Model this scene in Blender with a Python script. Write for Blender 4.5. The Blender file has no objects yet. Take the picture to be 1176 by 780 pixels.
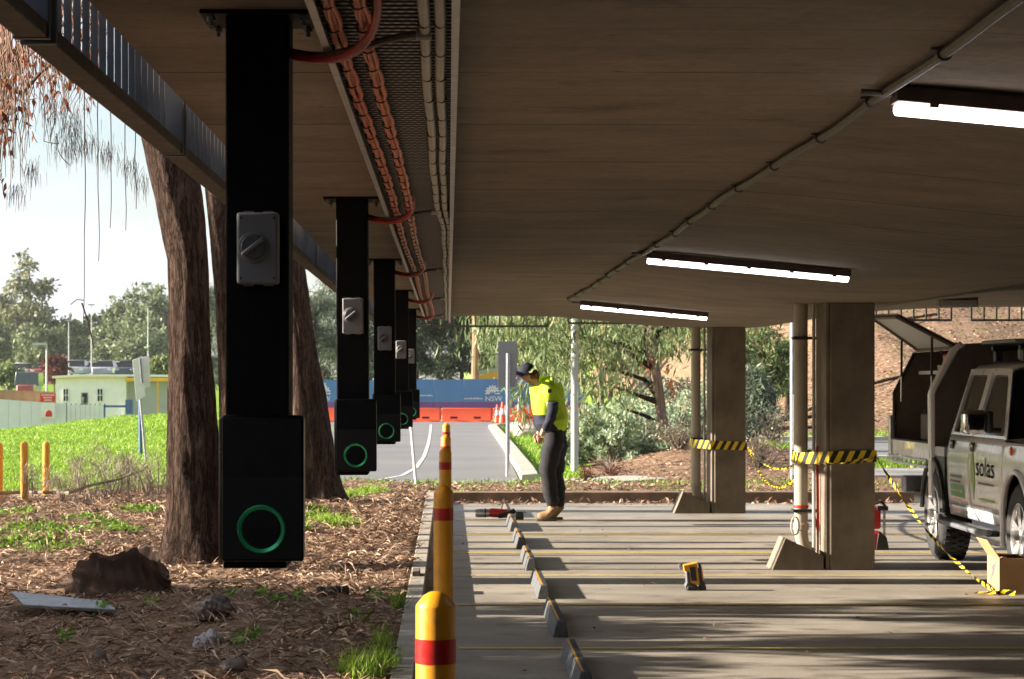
import bpy, bmesh, math, random
import numpy as np
from mathutils import Vector, Matrix, Euler
random.seed(7); rng = np.random.default_rng(7)
R = math.radians
scn = bpy.context.scene
COL = scn.collection
F = 2700.0; VX = 515.0; VY = 440.0; EYE = 1.52
def W(px, py, Y): return Vector(((px-VX)*Y/F, Y, EYE-(py-VY)*Y/F))
def G(px, py, z=0.0):
    Y = (EYE-z)*F/(py-VY); return Vector(((px-VX)*Y/F, Y, z))

# ------------------------------------------------------------------ materials
def mat(name):
    m = bpy.data.materials.new(name); m.use_nodes = True
    nt = m.node_tree; b = nt.nodes['Principled BSDF']
    return m, nt, b
def N(nt, t, **kw):
    n = nt.nodes.new(t)
    for k, v in kw.items():
        if k in n.inputs: n.inputs[k].default_value = v
        else: setattr(n, k, v)
    return n
def L(nt, a, b): nt.links.new(a, b)
def ramp(nt, fac, stops):
    r = nt.nodes.new('ShaderNodeValToRGB'); e = r.color_ramp.elements
    while len(e) < len(stops): e.new(0.5)
    for i, (p, c) in enumerate(stops): e[i].position = p; e[i].color = (*c, 1) if len(c) == 3 else c
    if fac is not None: L(nt, fac, r.inputs[0])
    return r
def coords(nt, scale=(1,1,1), kind='Object'):
    tc = nt.nodes.new('ShaderNodeTexCoord'); mp = nt.nodes.new('ShaderNodeMapping')
    mp.inputs['Scale'].default_value = scale; L(nt, tc.outputs[kind], mp.inputs[0]); return mp.outputs[0]
def noise(nt, vec, scale, detail=4, rough=.55):
    n = N(nt, 'ShaderNodeTexNoise'); n.inputs['Scale'].default_value = scale
    n.inputs['Detail'].default_value = detail; n.inputs['Roughness'].default_value = rough
    if vec is not None: L(nt, vec, n.inputs['Vector'])
    return n.outputs['Fac']
def bump(nt, b, h, strength=.4, dist=.01):
    bp = N(nt, 'ShaderNodeBump'); bp.inputs['Strength'].default_value = strength; bp.inputs['Distance'].default_value = dist
    L(nt, h, bp.inputs['Height']); L(nt, bp.outputs[0], b.inputs['Normal']); return bp
def mixc(nt, fac, a, b, mode='MIX'):
    m = N(nt, 'ShaderNodeMix', data_type='RGBA', blend_type=mode)
    for s, v in ((m.inputs['Factor'], fac), (m.inputs[6], a), (m.inputs[7], b)):
        if hasattr(v, 'is_linked') or hasattr(v, 'links'): L(nt, v, s)
        elif isinstance(v, (int, float)): s.default_value = v
        else: s.default_value = (*v, 1)
    return m.outputs[2]
def plain(name, col, rough=.5, metal=0, var=.15, scale=12, bmp=.1, coat=0, spec=None, stretch=(1,1,1)):
    m, nt, b = mat(name)
    v = coords(nt, stretch); n = noise(nt, v, scale)
    c0 = tuple(x*(1-var) for x in col); c1 = tuple(min(1, x*(1+var)) for x in col)
    r = ramp(nt, n, [(.3, c0), (.7, c1)]); L(nt, r.outputs[0], b.inputs['Base Color'])
    n2 = noise(nt, v, scale*4, 3)
    rr = ramp(nt, n2, [(.3, (rough*.85,)*3), (.7, (min(1, rough*1.15),)*3)]); L(nt, rr.outputs[0], b.inputs['Roughness'])
    b.inputs['Metallic'].default_value = metal
    if coat: b.inputs['Coat Weight'].default_value = coat
    if spec is not None: b.inputs['Specular IOR Level'].default_value = spec
    if bmp: bump(nt, b, n2, bmp, .004)
    return m
def emit(name, col, s):
    m, nt, b = mat(name); b.inputs['Base Color'].default_value = (.8,.8,.8,1)
    b.inputs['Emission Color'].default_value = (*col, 1); b.inputs['Emission Strength'].default_value = s; return m
def leafmat(name, stops, transl=.35, rough=.5):
    m, nt, b = mat(name)
    g = N(nt, 'ShaderNodeNewGeometry')
    r = ramp(nt, g.outputs['Random Per Island'], stops)
    L(nt, r.outputs[0], b.inputs['Base Color']); b.inputs['Roughness'].default_value = rough
    b.inputs['Specular IOR Level'].default_value = .3
    t = N(nt, 'ShaderNodeBsdfTranslucent'); L(nt, r.outputs[0], t.inputs[0])
    mx = N(nt, 'ShaderNodeMixShader'); mx.inputs[0].default_value = transl
    L(nt, b.outputs[0], mx.inputs[1]); L(nt, t.outputs[0], mx.inputs[2])
    L(nt, mx.outputs[0], nt.nodes['Material Output'].inputs[0]); return m

M = {}
M['black'] = plain('black_powder_coat', (.0022,.0022,.0025), .7, 0, .2, 30, .05, spec=.2)
M['blackgloss'] = plain('black_gloss_cover', (.002,.002,.0025), .3, 0, .1, 5, 0, spec=.12)
M['blackband'] = plain('charcoal_cover', (.013,.0133,.0145), .45, 0, .1, 5, 0, spec=.15)
M['ring'] = emit('green_ring', (.03,.55,.16), .004); M['ring'].node_tree.nodes['Principled BSDF'].inputs['Metallic'].default_value = .6; M['ring'].node_tree.nodes['Principled BSDF'].inputs['Base Color'].default_value = (.06,.42,.2,1); M['ring'].node_tree.nodes['Principled BSDF'].inputs['Roughness'].default_value=.25
M['plasticgrey'] = plain('grey_plastic', (.23,.23,.24), .5, 0, .05, 8, .02)
M['knobgrey'] = plain('dark_grey_plastic', (.09,.09,.1), .5, 0, .05, 8, .02)
M['galv'] = plain('galvanised_steel', (.4,.4,.4), .38, .85, .18, 14, .05)
M['galvdark'] = plain('weathered_steel', (.2,.21,.23), .5, .5, .25, 9, .08)
M['railbrown'] = plain('rusty_brown_rail', (.055,.04,.032), .7, 0, .25, 9, .08)
M['baltrim'] = plain('painted_steel_slats', (.07,.08,.10), .5, .2, .3, 9, .08)
M['conduit'] = plain('grey_pvc_conduit', (.36,.34,.30), .45, 0, .12, 10, .05)
M['darkconduit'] = plain('dark_grey_flex', (.09,.08,.075), .5, 0, .15, 20, .1)
M['redflex'] = plain('red_corrugated_conduit', (.3,.02,.01), .4, 0, .15, 20, .1)
M['orangecable'] = plain('orange_cable', (.55,.13,.05), .38, 0, .2, 10, .05)
M['tie'] = plain('black_cable_tie', (.01,.01,.01), .5, 0, .1, 10, 0)
M['yellow'] = plain('yellow_safety_paint', (.68,.31,.008), .42, 0, .12, 7, .06)
def scuffed(m):
    nt = m.node_tree; b = nt.nodes['Principled BSDF']; src = b.inputs['Base Color'].links[0].from_socket
    v = coords(nt, (1,1,.5)); n = noise(nt, v, 22, 8, .75); n2 = noise(nt, v, 3.5, 5, .6)
    f = N(nt, 'ShaderNodeMath', operation='MULTIPLY'); L(nt, ramp(nt, n, [(.56,(0,0,0)), (.64,(1,1,1))]).outputs[0], f.inputs[0]); L(nt, ramp(nt, n2, [(.42,(0,0,0)), (.62,(1,1,1))]).outputs[0], f.inputs[1])
    c = mixc(nt, f.outputs[0], src, (.12,.07,.035)); c = mixc(nt, .35, c, ramp(nt, n2, [(.3,(.55,.5,.45)), (.6,(1,1,1))]).outputs[0], 'MULTIPLY'); L(nt, c, b.inputs['Base Color'])
scuffed(M['yellow'])
M['redband'] = plain('red_reflective_tape', (.45,.012,.01), .35, 0, .15, 15, .05)
M['rubber'] = plain('black_rubber', (.022,.022,.023), .75, 0, .3, 18, .2)
M['stoprubber'] = plain('worn_rubber', (.085,.088,.092), .7, 0, .5, 22, .3)
M['white'] = plain('white_paint', (.75,.75,.74), .45, 0, .05, 4, .02)
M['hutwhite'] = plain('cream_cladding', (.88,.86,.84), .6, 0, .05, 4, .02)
M['vanwhite'] = plain('white_vehicle_paint', (.86,.87,.92), .3, 0, .04, 2, 0, coat=.6)
M['chrome'] = plain('chrome', (.75,.75,.76), .12, 1, .05, 6, 0)
M['alloy'] = plain('alloy_rim', (.6,.6,.61), .3, .8, .1, 10, 0)
M['glassdark'] = plain('tinted_glass', (.006,.007,.008), .08, 0, .1, 3, 0, spec=.3)
M['blackplastic'] = plain('black_plastic', (.018,.018,.019), .5, 0, .2, 20, .1)
M['toolred'] = plain('red_plastic', (.5,.02,.015), .4, 0, .15, 10, .05)
M['toolyellow'] = plain('yellow_plastic', (.7,.33,.02), .42, 0, .15, 20, .05)
M['orange'] = plain('orange_plastic', (.85,.1,.025), .5, 0, .12, 1, .02)
M['blue'] = plain('blue_banner', (.07,.21,.47), .6, 0, .12, .8, .02)
M['purple'] = plain('purple_banner', (.16,.07,.28), .6, 0, .12, .8, .02)
M['signred'] = plain('red_sign', (.62,.03,.03), .5, 0, .08, 2, 0)
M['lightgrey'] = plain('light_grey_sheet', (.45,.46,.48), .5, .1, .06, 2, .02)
M['bluesteel'] = plain('blue_painted_steel', (.06,.12,.3), .5, 0, .1, 3, 0)
M['awning'] = plain('yellow_awning', (.8,.42,.05), .6, 0, .1, 1, 0)
M['cardin'] = plain('cardboard', (.42,.25,.12), .8, 0, .1, 8, .08)
M['skin'] = plain('skin', (.55,.3,.2), .5, 0, .08, 20, .05)
M['fencesheet'] = plain('pale_fence_sheet', (.68,.68,.74), .6, 0, .05, 2, .02)
M['hair'] = plain('brown_hair', (.16,.075,.03), .6, 0, .3, 60, .3)
M['navy'] = plain('navy_cloth', (.012,.016,.035), .85, 0, .2, 30, .3)
M['trouser'] = plain('dark_work_trousers', (.010,.0095,.011), .85, 0, .25, 25, .3)
M['hivis'] = plain('fluoro_yellow_cloth', (.5,.78,.03), .8, 0, .12, 12, .3)
M['boot'] = plain('tan_suede', (.27,.16,.075), .8, 0, .2, 20, .3)
M['sole'] = plain('boot_sole', (.1,.07,.04), .8, 0, .1, 20, .1)
M['terracotta'] = plain('brown_timber', (.27,.15,.09), .8, 0, .2, 2, .1)
M['rock'] = plain('sandstone_rock', (.42,.36,.3), .85, 0, .3, 5, .6)
M['stone'] = plain('pale_stone', (.4,.38,.38), .8, 0, .2, 12, .5)
M['stumpwood'] = plain('rotten_wood', (.06,.03,.018), .9, 0, .6, 14, .9, stretch=(1,1,.3))
M['logwood'] = plain('weathered_log', (.13,.1,.085), .9, 0, .5, 18, .9)
M['whitepaint'] = plain('road_marking', (.5,.5,.49), .7, 0, .15, 3, .05)
M['kerbconc'] = plain('pale_concrete', (.38,.35,.30), .8, 0, .12, 3, .2)
M['timber'] = plain('brown_kerb', (.17,.115,.08), .85, 0, .35, 5, .4)
M['amber'] = plain('amber_lens', (.8,.18,.02), .2, 0, .05, 5, 0)
M['carred'] = plain('red_car_paint', (.35,.05,.04), .3, 0, .05, 2, 0, coat=.5)
M['carsilver'] = plain('silver_car_paint', (.5,.52,.55), .3, .3, .05, 2, 0, coat=.5)
M['carblue'] = plain('dark_blue_car_paint', (.06,.08,.12), .3, .2, .05, 2, 0, coat=.5)
M['lime'] = plain('green_vinyl', (.3,.5,.02), .4, 0, .05, 5, 0)
M['green'] = plain('green_box_vinyl', (.1,.45,.06), .4, 0, .05, 5, 0)
M['textdark'] = plain('dark_green_vinyl', (.05,.075,.05), .4, 0, .05, 5, 0)
M['textwhite'] = plain('white_print', (.7,.74,.8), .6, 0, .05, 5, 0)
M['twig'] = plain('dry_twig', (.16,.095,.06), .85, 0, .35, 6, 0)
M['greytwig'] = plain('grey_twig', (.2,.16,.12), .85, 0, .35, 6, 0)
M['lamp'] = emit('fluorescent_diffuser', (1,.93,.93), 2.0)
M['housing'] = plain('dusty_lamp_housing', (.12,.09,.08), .6, 0, .2, 15, .1)
M['cream'] = plain('cream_pvc_pipe', (.40,.355,.28), .45, 0, .1, 3, .05)
M['l_euc'] = leafmat('eucalypt_leaves', [(0,(.06,.10,.035)),(.45,(.14,.20,.065)),(.8,(.26,.32,.15)),(.95,(.34,.33,.16)),(1,(.38,.22,.1))], .35)
M['l_far'] = leafmat('far_leaves', [(0,(.08,.11,.055)),(.5,(.15,.19,.09)),(1,(.26,.29,.16))], .35)
M['l_far2'] = leafmat('olive_leaves', [(0,(.09,.10,.05)),(.5,(.17,.19,.095)),(1,(.3,.28,.17))], .35)
M['l_pine'] = leafmat('pine_needles', [(0,(.012,.024,.014)),(.6,(.03,.05,.028)),(1,(.06,.085,.05))], .15)
M['l_cas'] = leafmat('casuarina_foliage', [(0,(.07,.10,.07)),(.6,(.14,.18,.12)),(1,(.22,.25,.17))], .35)
M['l_salt'] = leafmat('pale_shrub_leaves', [(0,(.17,.25,.13)),(.5,(.34,.42,.27)),(1,(.5,.56,.42))], .3)
M['l_dead'] = leafmat('dry_red_leaves', [(0,(.08,.025,.012)),(.6,(.2,.06,.028)),(1,(.3,.12,.06))], .3)
M['l_orange'] = leafmat('orange_leaves', [(0,(.5,.12,.05)),(1,(.65,.25,.12))], .4)
M['l_red'] = leafmat('red_shrub_leaves', [(0,(.08,.02,.015)),(1,(.2,.06,.04))], .2)
M['litter'] = leafmat('leaf_litter', [(0,(.08,.045,.025)),(.35,(.23,.13,.08)),(.7,(.40,.26,.17)),(.93,(.54,.38,.26)),(1,(.65,.52,.42))], .12, .7)
M['litterred'] = leafmat('mulch_twigs', [(0,(.07,.04,.025)),(.5,(.27,.165,.10)),(1,(.52,.38,.27))], .0, .8)
M['grassb'] = leafmat('grass_blades', [(0,(.11,.2,.015)),(.5,(.21,.36,.03)),(1,(.36,.5,.08))], .35)
M['grassn'] = leafmat('weed_leaves', [(0,(.07,.15,.015)),(.5,(.15,.3,.03)),(1,(.3,.45,.07))], .35)
M['drygrass'] = leafmat('dry_needles', [(0,(.16,.13,.1)),(.6,(.28,.23,.17)),(1,(.42,.35,.26))], .2)

def concrete_soffit():
    m, nt, b = mat('soffit_concrete')
    v = coords(nt, (.85, 1.2, 1)); n = noise(nt, v, 1.9, 9, .7)
    v2 = coords(nt); n2 = noise(nt, v2, .7, 7, .65); n3 = noise(nt, v2, 24, 6, .7)
    c = ramp(nt, n, [(.3,(.165,.132,.10)), (.7,(.275,.224,.172))]).outputs[0]
    c = mixc(nt, .35, c, ramp(nt, n3, [(.35,(.6,.58,.56)), (.65,(1.25,1.25,1.25))]).outputs[0], 'MULTIPLY')
    st_ = ramp(nt, noise(nt, coords(nt, (.8,1.3,1)), 2.2, 7, .72), [(.56,(1,1,1)), (.68,(.5,.45,.42))]).outputs[0]
    c = mixc(nt, .8, c, st_, 'MULTIPLY')
    c = mixc(nt, .55, c, ramp(nt, n2, [(.3,(.45,.42,.4)), (.65,(1,1,1))]).outputs[0], 'MULTIPLY')
    # board joints across
    sep = N(nt, 'ShaderNodeSeparateXYZ'); tc = N(nt, 'ShaderNodeTexCoord')
    dn = N(nt, 'ShaderNodeTexNoise'); dn.inputs['Scale'].default_value = .5; L(nt, tc.outputs['Object'], dn.inputs['Vector'])
    L(nt, tc.outputs['Object'], sep.inputs[0])
    def joint(period, width, off):
        a = N(nt, 'ShaderNodeMath', operation='MULTIPLY_ADD'); L(nt, dn.outputs['Fac'], a.inputs[0]); a.inputs[1].default_value = .06; L(nt, sep.outputs['Y'], a.inputs[2])
        d = N(nt, 'ShaderNodeMath', operation='MULTIPLY_ADD'); L(nt, a.outputs[0], d.inputs[0]); d.inputs[1].default_value = 1/period; d.inputs[2].default_value = off
        f = N(nt, 'ShaderNodeMath', operation='FRACT'); L(nt, d.outputs[0], f.inputs[0])
        l = N(nt, 'ShaderNodeMath', operation='LESS_THAN'); L(nt, f.outputs[0], l.inputs[0]); l.inputs[1].default_value = width/period
        return l.outputs[0]
    j1 = joint(1.22, .02, .02); j2 = joint(.305, .005, .5)
    brk = ramp(nt, noise(nt, coords(nt, (1, 4, 1)), 1.3, 3), [(.45,(0,0,0)), (.55,(1,1,1))]).outputs[0]
    mm = N(nt, 'ShaderNodeMath', operation='MULTIPLY'); L(nt, j2, mm.inputs[0]); L(nt, brk, mm.inputs[1])
    ad = N(nt, 'ShaderNodeMath', operation='MAXIMUM'); L(nt, mm.outputs[0], ad.inputs[0])
    m1 = N(nt, 'ShaderNodeMath', operation='MULTIPLY'); L(nt, j1, m1.inputs[0]); 
    brk2 = ramp(nt, noise(nt, coords(nt, (.6, 3, 1)), .9, 3), [(.4,(.15,)*3), (.5,(1,1,1))]).outputs[0]; L(nt, brk2, m1.inputs[1]); L(nt, m1.outputs[0], ad.inputs[1])
    c = mixc(nt, ad.outputs[0], c, (.022,.016,.012))
    # pock marks
    vo = N(nt, 'ShaderNodeTexVoronoi'); vo.inputs['Scale'].default_value = 9; L(nt, coords(nt, (.7,1,1)), vo.inputs['Vector'])
    sp = ramp(nt, vo.outputs['Distance'], [(.05,(1,1,1)), (.10,(0,0,0))]).outputs[0]
    gate = ramp(nt, noise(nt, v2, 2.3, 3), [(.52,(0,0,0)), (.6,(1,1,1))]).outputs[0]
    g = N(nt, 'ShaderNodeMath', operation='MULTIPLY'); L(nt, sp, g.inputs[0]); L(nt, gate, g.inputs[1])
    c = mixc(nt, g.outputs[0], c, (.06,.045,.035))
    L(nt, c, b.inputs['Base Color']); b.inputs['Roughness'].default_value = .85
    h = N(nt, 'ShaderNodeMath', operation='SUBTRACT'); L(nt, n3, h.inputs[0]); L(nt, ad.outputs[0], h.inputs[1])
    bump(nt, b, h.outputs[0], .35, .006); return m
M['soffit'] = concrete_soffit()
def concrete_floor():
    m, nt, b = mat('floor_concrete')
    v = coords(nt, (.7, 1.4, 1)); n = noise(nt, v, 1.4, 8, .68)
    v2 = coords(nt); n2 = noise(nt, v2, .9, 5, .6); n3 = noise(nt, v2, 40, 4, .7)
    c = ramp(nt, n, [(.28,(.21,.186,.152)), (.72,(.37,.33,.272))]).outputs[0]
    c = mixc(nt, .5, c, ramp(nt, n2, [(.3,(.55,.54,.53)), (.6,(1,1,1))]).outputs[0], 'MULTIPLY')
    c = mixc(nt, .25, c, ramp(nt, n3, [(.35,(.5,.5,.5)), (.65,(1.3,1.3,1.3))]).outputs[0], 'MULTIPLY')
    oil = ramp(nt, noise(nt, v2, 2.2, 4, .6), [(.56,(1,1,1)), (.68,(.5,.48,.46))]).outputs[0]
    c = mixc(nt, .8, c, oil, 'MULTIPLY')
    L(nt, c, b.inputs['Base Color'])
    L(nt, ramp(nt, n2, [(.3,(.45,)*3), (.7,(.75,)*3)]).outputs[0], b.inputs['Roughness'])
    bump(nt, b, n3, .3, .004); return m
M['floor'] = concrete_floor()
def col_concrete(name, c0, c1, stain=.5):
    m, nt, b = mat(name)
    v = coords(nt, (1,1,.35)); n = noise(nt, v, 3, 6, .6); v2 = coords(nt); n2 = noise(nt, v2, 2.2, 4, .6); n3 = noise(nt, v2, 45, 3)
    c = ramp(nt, n, [(.3, c0), (.7, c1)]).outputs[0]
    c = mixc(nt, stain, c, ramp(nt, n2, [(.32,(.4,.38,.36)), (.62,(1,1,1))]).outputs[0], 'MULTIPLY')
    L(nt, c, b.inputs['Base Color']); b.inputs['Roughness'].default_value = .85
    bump(nt, b, n3, .3, .004); return m
M['column'] = col_concrete('column_concrete', (.16,.13,.098), (.27,.225,.172), .75)
M['kerb'] = col_concrete('kerb_concrete', (.26,.23,.19), (.42,.38,.31), .4)
M['oldline'] = None
def yline():
    m, nt, b = mat('worn_yellow_line'); v = coords(nt)
    n = noise(nt, v, 7, 6, .7)
    L(nt, ramp(nt, n, [(.34,(.36,.31,.22)), (.48,(.66,.48,.10))]).outputs[0], b.inputs['Base Color']); b.inputs['Roughness'].default_value = .7; return m
M['yline'] = yline()
def bark(name, c0, c1, scale=1.0, strength=1.0):
    m, nt, b = mat(name)
    big = noise(nt, coords(nt, (13*scale, 13*scale, 1.3*scale)), 1.0, 5, .6)
    fine = noise(nt, coords(nt, (34*scale, 34*scale, 9*scale)), 1.0, 12, .82)
    pl = noise(nt, coords(nt, (20*scale, 20*scale, 3.2*scale)), 1.4, 6, .7)
    def crack(src, w):
        a = N(nt, 'ShaderNodeMath', operation='SUBTRACT'); L(nt, src, a.inputs[0]); a.inputs[1].default_value = .5
        ab = N(nt, 'ShaderNodeMath', operation='ABSOLUTE'); L(nt, a.outputs[0], ab.inputs[0])
        return ramp(nt, ab.outputs[0], [(0,(0,0,0)), (w,(1,1,1))]).outputs[0]
    k1 = crack(big, .045); k2 = crack(pl, .03)
    mn = N(nt, 'ShaderNodeMath', operation='MULTIPLY'); L(nt, k1, mn.inputs[0]); L(nt, k2, mn.inputs[1])
    c = ramp(nt, fine, [(.34, c0), (.66, c1)]).outputs[0]
    c = mixc(nt, mn.outputs[0], tuple(x*.6 for x in c0), c)
    L(nt, c, b.inputs['Base Color']); b.inputs['Roughness'].default_value = .95; b.inputs['Specular IOR Level'].default_value = .1
    h = N(nt, 'ShaderNodeMath', operation='MULTIPLY_ADD'); L(nt, mn.outputs[0], h.inputs[0]); h.inputs[1].default_value = .35; L(nt, fine, h.inputs[2])
    bump(nt, b, h.outputs[0], strength, .045); return m
scuffed(M['redband'])
M['bark'] = bark('ironbark', (.04,.023,.017), (.155,.103,.078))
M['bark2'] = bark('smooth_bark', (.2,.13,.09), (.42,.33,.27), 1.5, .5)
M['barkdark'] = bark('dark_bark', (.05,.03,.022), (.12,.08,.06), 1.2, .8)
def tapemat():
    m, nt, b = mat('hazard_tape'); v = N(nt, 'ShaderNodeUVMap'); s = N(nt, 'ShaderNodeSeparateXYZ'); L(nt, v.outputs[0], s.inputs[0])
    a = N(nt, 'ShaderNodeMath', operation='MULTIPLY_ADD'); L(nt, s.outputs['Y'], a.inputs[0]); a.inputs[1].default_value = -.5; L(nt, s.outputs['X'], a.inputs[2])
    f = N(nt, 'ShaderNodeMath', operation='FRACT'); L(nt, a.outputs[0], f.inputs[0])
    g = N(nt, 'ShaderNodeMath', operation='GREATER_THAN'); L(nt, f.outputs[0], g.inputs[0]); g.inputs[1].default_value = .5
    L(nt, mixc(nt, g.outputs[0], (.75,.55,.02), (.012,.012,.012)), b.inputs['Base Color']); b.inputs['Roughness'].default_value = .35; return m
M['tape'] = tapemat()
def asphalt():
    m, nt, b = mat('asphalt'); v = coords(nt); n = noise(nt, v, .35, 5); n2 = noise(nt, v, 60, 3)
    c = ramp(nt, n, [(.3,(.12,.12,.125)), (.7,(.17,.168,.165))]).outputs[0]
    c = mixc(nt, .3, c, ramp(nt, n2, [(.3,(.6,.6,.6)), (.7,(1.3,1.3,1.3))]).outputs[0], 'MULTIPLY')
    L(nt, c, b.inputs['Base Color']); b.inputs['Roughness'].default_value = .8; bump(nt, b, n2, .3, .004); return m
M['asphalt'] = asphalt()
def groundmat():
    m, nt, b = mat('ground_cover'); v = coords(nt)
    at = N(nt, 'ShaderNodeAttribute', attribute_name='zone'); sp = N(nt, 'ShaderNodeSeparateColor'); L(nt, at.outputs['Color'], sp.inputs[0])
    n1 = noise(nt, v, 9, 7, .7); n2 = noise(nt, v, 1.2, 5, .6); n3 = noise(nt, v, 45, 4, .7)
    mul = ramp(nt, n1, [(.32,(.07,.045,.03)), (.5,(.2,.13,.085)), (.68,(.4,.28,.2))]).outputs[0]
    mul = mixc(nt, .6, mul, ramp(nt, n3, [(.35,(.35,.33,.32)), (.65,(1.5,1.45,1.4))]).outputs[0], 'MULTIPLY')
    gr = ramp(nt, n2, [(.3,(.10,.17,.02)), (.5,(.17,.28,.03)), (.75,(.26,.36,.06))]).outputs[0]
    gr = mixc(nt, .5, gr, ramp(nt, n1, [(.3,(.5,.5,.4)), (.7,(1.3,1.3,1.2))]).outputs[0], 'MULTIPLY')
    at2 = None
    sand = ramp(nt, n1, [(.3,(.42,.30,.2)), (.7,(.6,.46,.33))]).outputs[0]
    def edge(ch, lo=.4, hi=.6):
        a = N(nt, 'ShaderNodeMath', operation='MULTIPLY_ADD'); L(nt, n2, a.inputs[0]); a.inputs[1].default_value = .5; L(nt, sp.outputs[ch], a.inputs[2])
        return ramp(nt, a.outputs[0], [(lo+.25,(0,0,0)), (hi+.25,(1,1,1))]).outputs[0]
    c = mixc(nt, edge(0), gr, mul); c = mixc(nt, edge(2), c, sand)
    L(nt, c, b.inputs['Base Color']); b.inputs['Roughness'].default_value = .95; b.inputs['Specular IOR Level'].default_value = .1
    bump(nt, b, n1, .8, .03); return m
M['ground'] = groundmat()
def traymat():
    m, nt, b = mat('perforated_tray')
    br = N(nt, 'ShaderNodeTexBrick'); v = coords(nt); L(nt, v, br.inputs['Vector'])
    br.inputs['Scale'].default_value = 1; br.inputs['Brick Width'].default_value = .022; br.inputs['Row Height'].default_value = .05
    br.inputs['Mortar Size'].default_value = .006; br.inputs['Color1'].default_value = (.34,.32,.28,1); br.inputs['Color2'].default_value = (.4,.37,.33,1); br.inputs['Mortar'].default_value = (.05,.045,.04,1)
    L(nt, br.outputs['Color'], b.inputs['Base Color']); b.inputs['Metallic'].default_value = .5; b.inputs['Roughness'].default_value = .45; return m
M['tray'] = traymat()

# ------------------------------------------------------------------ mesh builder
class MB:
    def __init__(s): s.v = []; s.f = []; s.uv = None
    def add(s, vs, fs):
        o = len(s.v); s.v += [tuple(p) for p in vs]; s.f += [tuple(i+o for i in f) for f in fs]; return s
    def box(s, c, size, rot=None):
        hx, hy, hz = [k/2 for k in size]
        vs = [Vector((x, y, z)) for x in (-hx, hx) for y in (-hy, hy) for z in (-hz, hz)]
        if rot is not None:
            e = Euler(rot).to_matrix(); vs = [e @ p for p in vs]
        c = Vector(c); vs = [p+c for p in vs]
        return s.add(vs, [(0,1,3,2),(4,6,7,5),(0,4,5,1),(2,3,7,6),(0,2,6,4),(1,5,7,3)])
    def bb(s, x0, x1, y0, y1, z0, z1): return s.box(((x0+x1)/2,(y0+y1)/2,(z0+z1)/2), (x1-x0,y1-y0,z1-z0))
    def tube(s, path, rad, n=8, cap=True, sq=1.0):
        P = [Vector(p) for p in path]; m = len(P)
        if not isinstance(rad, (list, tuple)): rad = [rad]*m
        vs = []; up = Vector((0,0,1)); pa = None
        for i in range(m):
            t = (P[min(i+1, m-1)]-P[max(i-1, 0)])
            t = t.normalized() if t.length > 1e-9 else Vector((0,0,1))
            if pa is None: pa = t.cross(up if abs(t.z) < .9 else Vector((1,0,0))).normalized()
            else:
                pa = (pa - t*pa.dot(t)); pa = pa.normalized() if pa.length > 1e-6 else t.orthogonal().normalized()
            b = t.cross(pa)
            for k in range(n):
                a = 2*math.pi*k/n; vs.append(P[i]+(pa*math.cos(a)+b*math.sin(a)*sq)*rad[i])
        fs = [(i*n+k, i*n+(k+1)%n, (i+1)*n+(k+1)%n, (i+1)*n+k) for i in range(m-1) for k in range(n)]
        if cap: fs += [tuple(range(n-1, -1, -1)), tuple((m-1)*n+k for k in range(n))]
        return s.add(vs, fs)
    def lathe(s, prof, c, axis='z', n=24):
        c = Vector(c); vs = []
        for r, h in prof:
            for k in range(n):
                a = 2*math.pi*k/n; x, y = r*math.cos(a), r*math.sin(a)
                vs.append(c + (Vector((x,y,h)) if axis == 'z' else Vector((h,x,y)) if axis == 'x' else Vector((x,h,y))))
        m = len(prof); fs = [(i*n+k, i*n+(k+1)%n, (i+1)*n+(k+1)%n, (i+1)*n+k) for i in range(m-1) for k in range(n)]
        fs += [tuple(range(n-1,-1,-1)), tuple((m-1)*n+k for k in range(n))]
        return s.add(vs, fs)
    def prism(s, pts, off):   # polygon (3D pts) extruded by off
        n = len(pts); off = Vector(off); P = [Vector(p) for p in pts]
        return s.add(P+[p+off for p in P], [tuple(range(n-1,-1,-1)), tuple(range(n, 2*n))]+[(i,(i+1)%n,(i+1)%n+n,i+n) for i in range(n)])
    def build(s, name, m, parent=None, smooth=False, bevel=0, seg=2, angle=35):
        me = bpy.data.meshes.new(name)
        off = world_loc(parent) if parent is not None else Vector((0,0,0))
        vs = [(x-off.x, y-off.y, z-off.z) for x, y, z in s.v] if parent is not None else s.v
        me.from_pydata(vs, [], s.f)
        bm = bmesh.new(); bm.from_mesh(me); bmesh.ops.recalc_face_normals(bm, faces=bm.faces); bm.to_mesh(me); bm.free()
        return finish(name, me, m, parent, smooth, bevel, seg, angle)
def world_loc(o):
    p = Vector((0,0,0))
    while o is not None: p += o.location; o = o.parent
    return p
def finish(name, me, m, parent=None, smooth=False, bevel=0, seg=2, angle=35):
    o = bpy.data.objects.new(name, me); COL.objects.link(o)
    if m is not None: me.materials.append(m if not isinstance(m, str) else M[m])
    if parent is not None: o.parent = parent
    if smooth or bevel:
        for p in me.polygons: p.use_smooth = True
        me.set_sharp_from_angle(angle=R(angle))
    if bevel:
        md = o.modifiers.new('bevel', 'BEVEL'); md.width = bevel; md.segments = seg; md.limit_method = 'ANGLE'; md.angle_limit = R(40)
    return o
def thing(name, label, cat, loc=(0,0,0), group=None):
    o = bpy.data.objects.new(name, None); COL.objects.link(o); o.location = loc; o.empty_display_size = .1
    return tag(o, label, cat, group)
def tag(o, label, cat, group=None, kind=None):
    o['label'] = label; o['category'] = cat
    if group: o['group'] = group
    if kind: o['kind'] = kind
    return o
def struct(o): o['kind'] = 'structure'; return o
def stuff(o, label, cat):
    o['kind'] = 'stuff'; o['label'] = label; o['category'] = cat; return o
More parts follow.
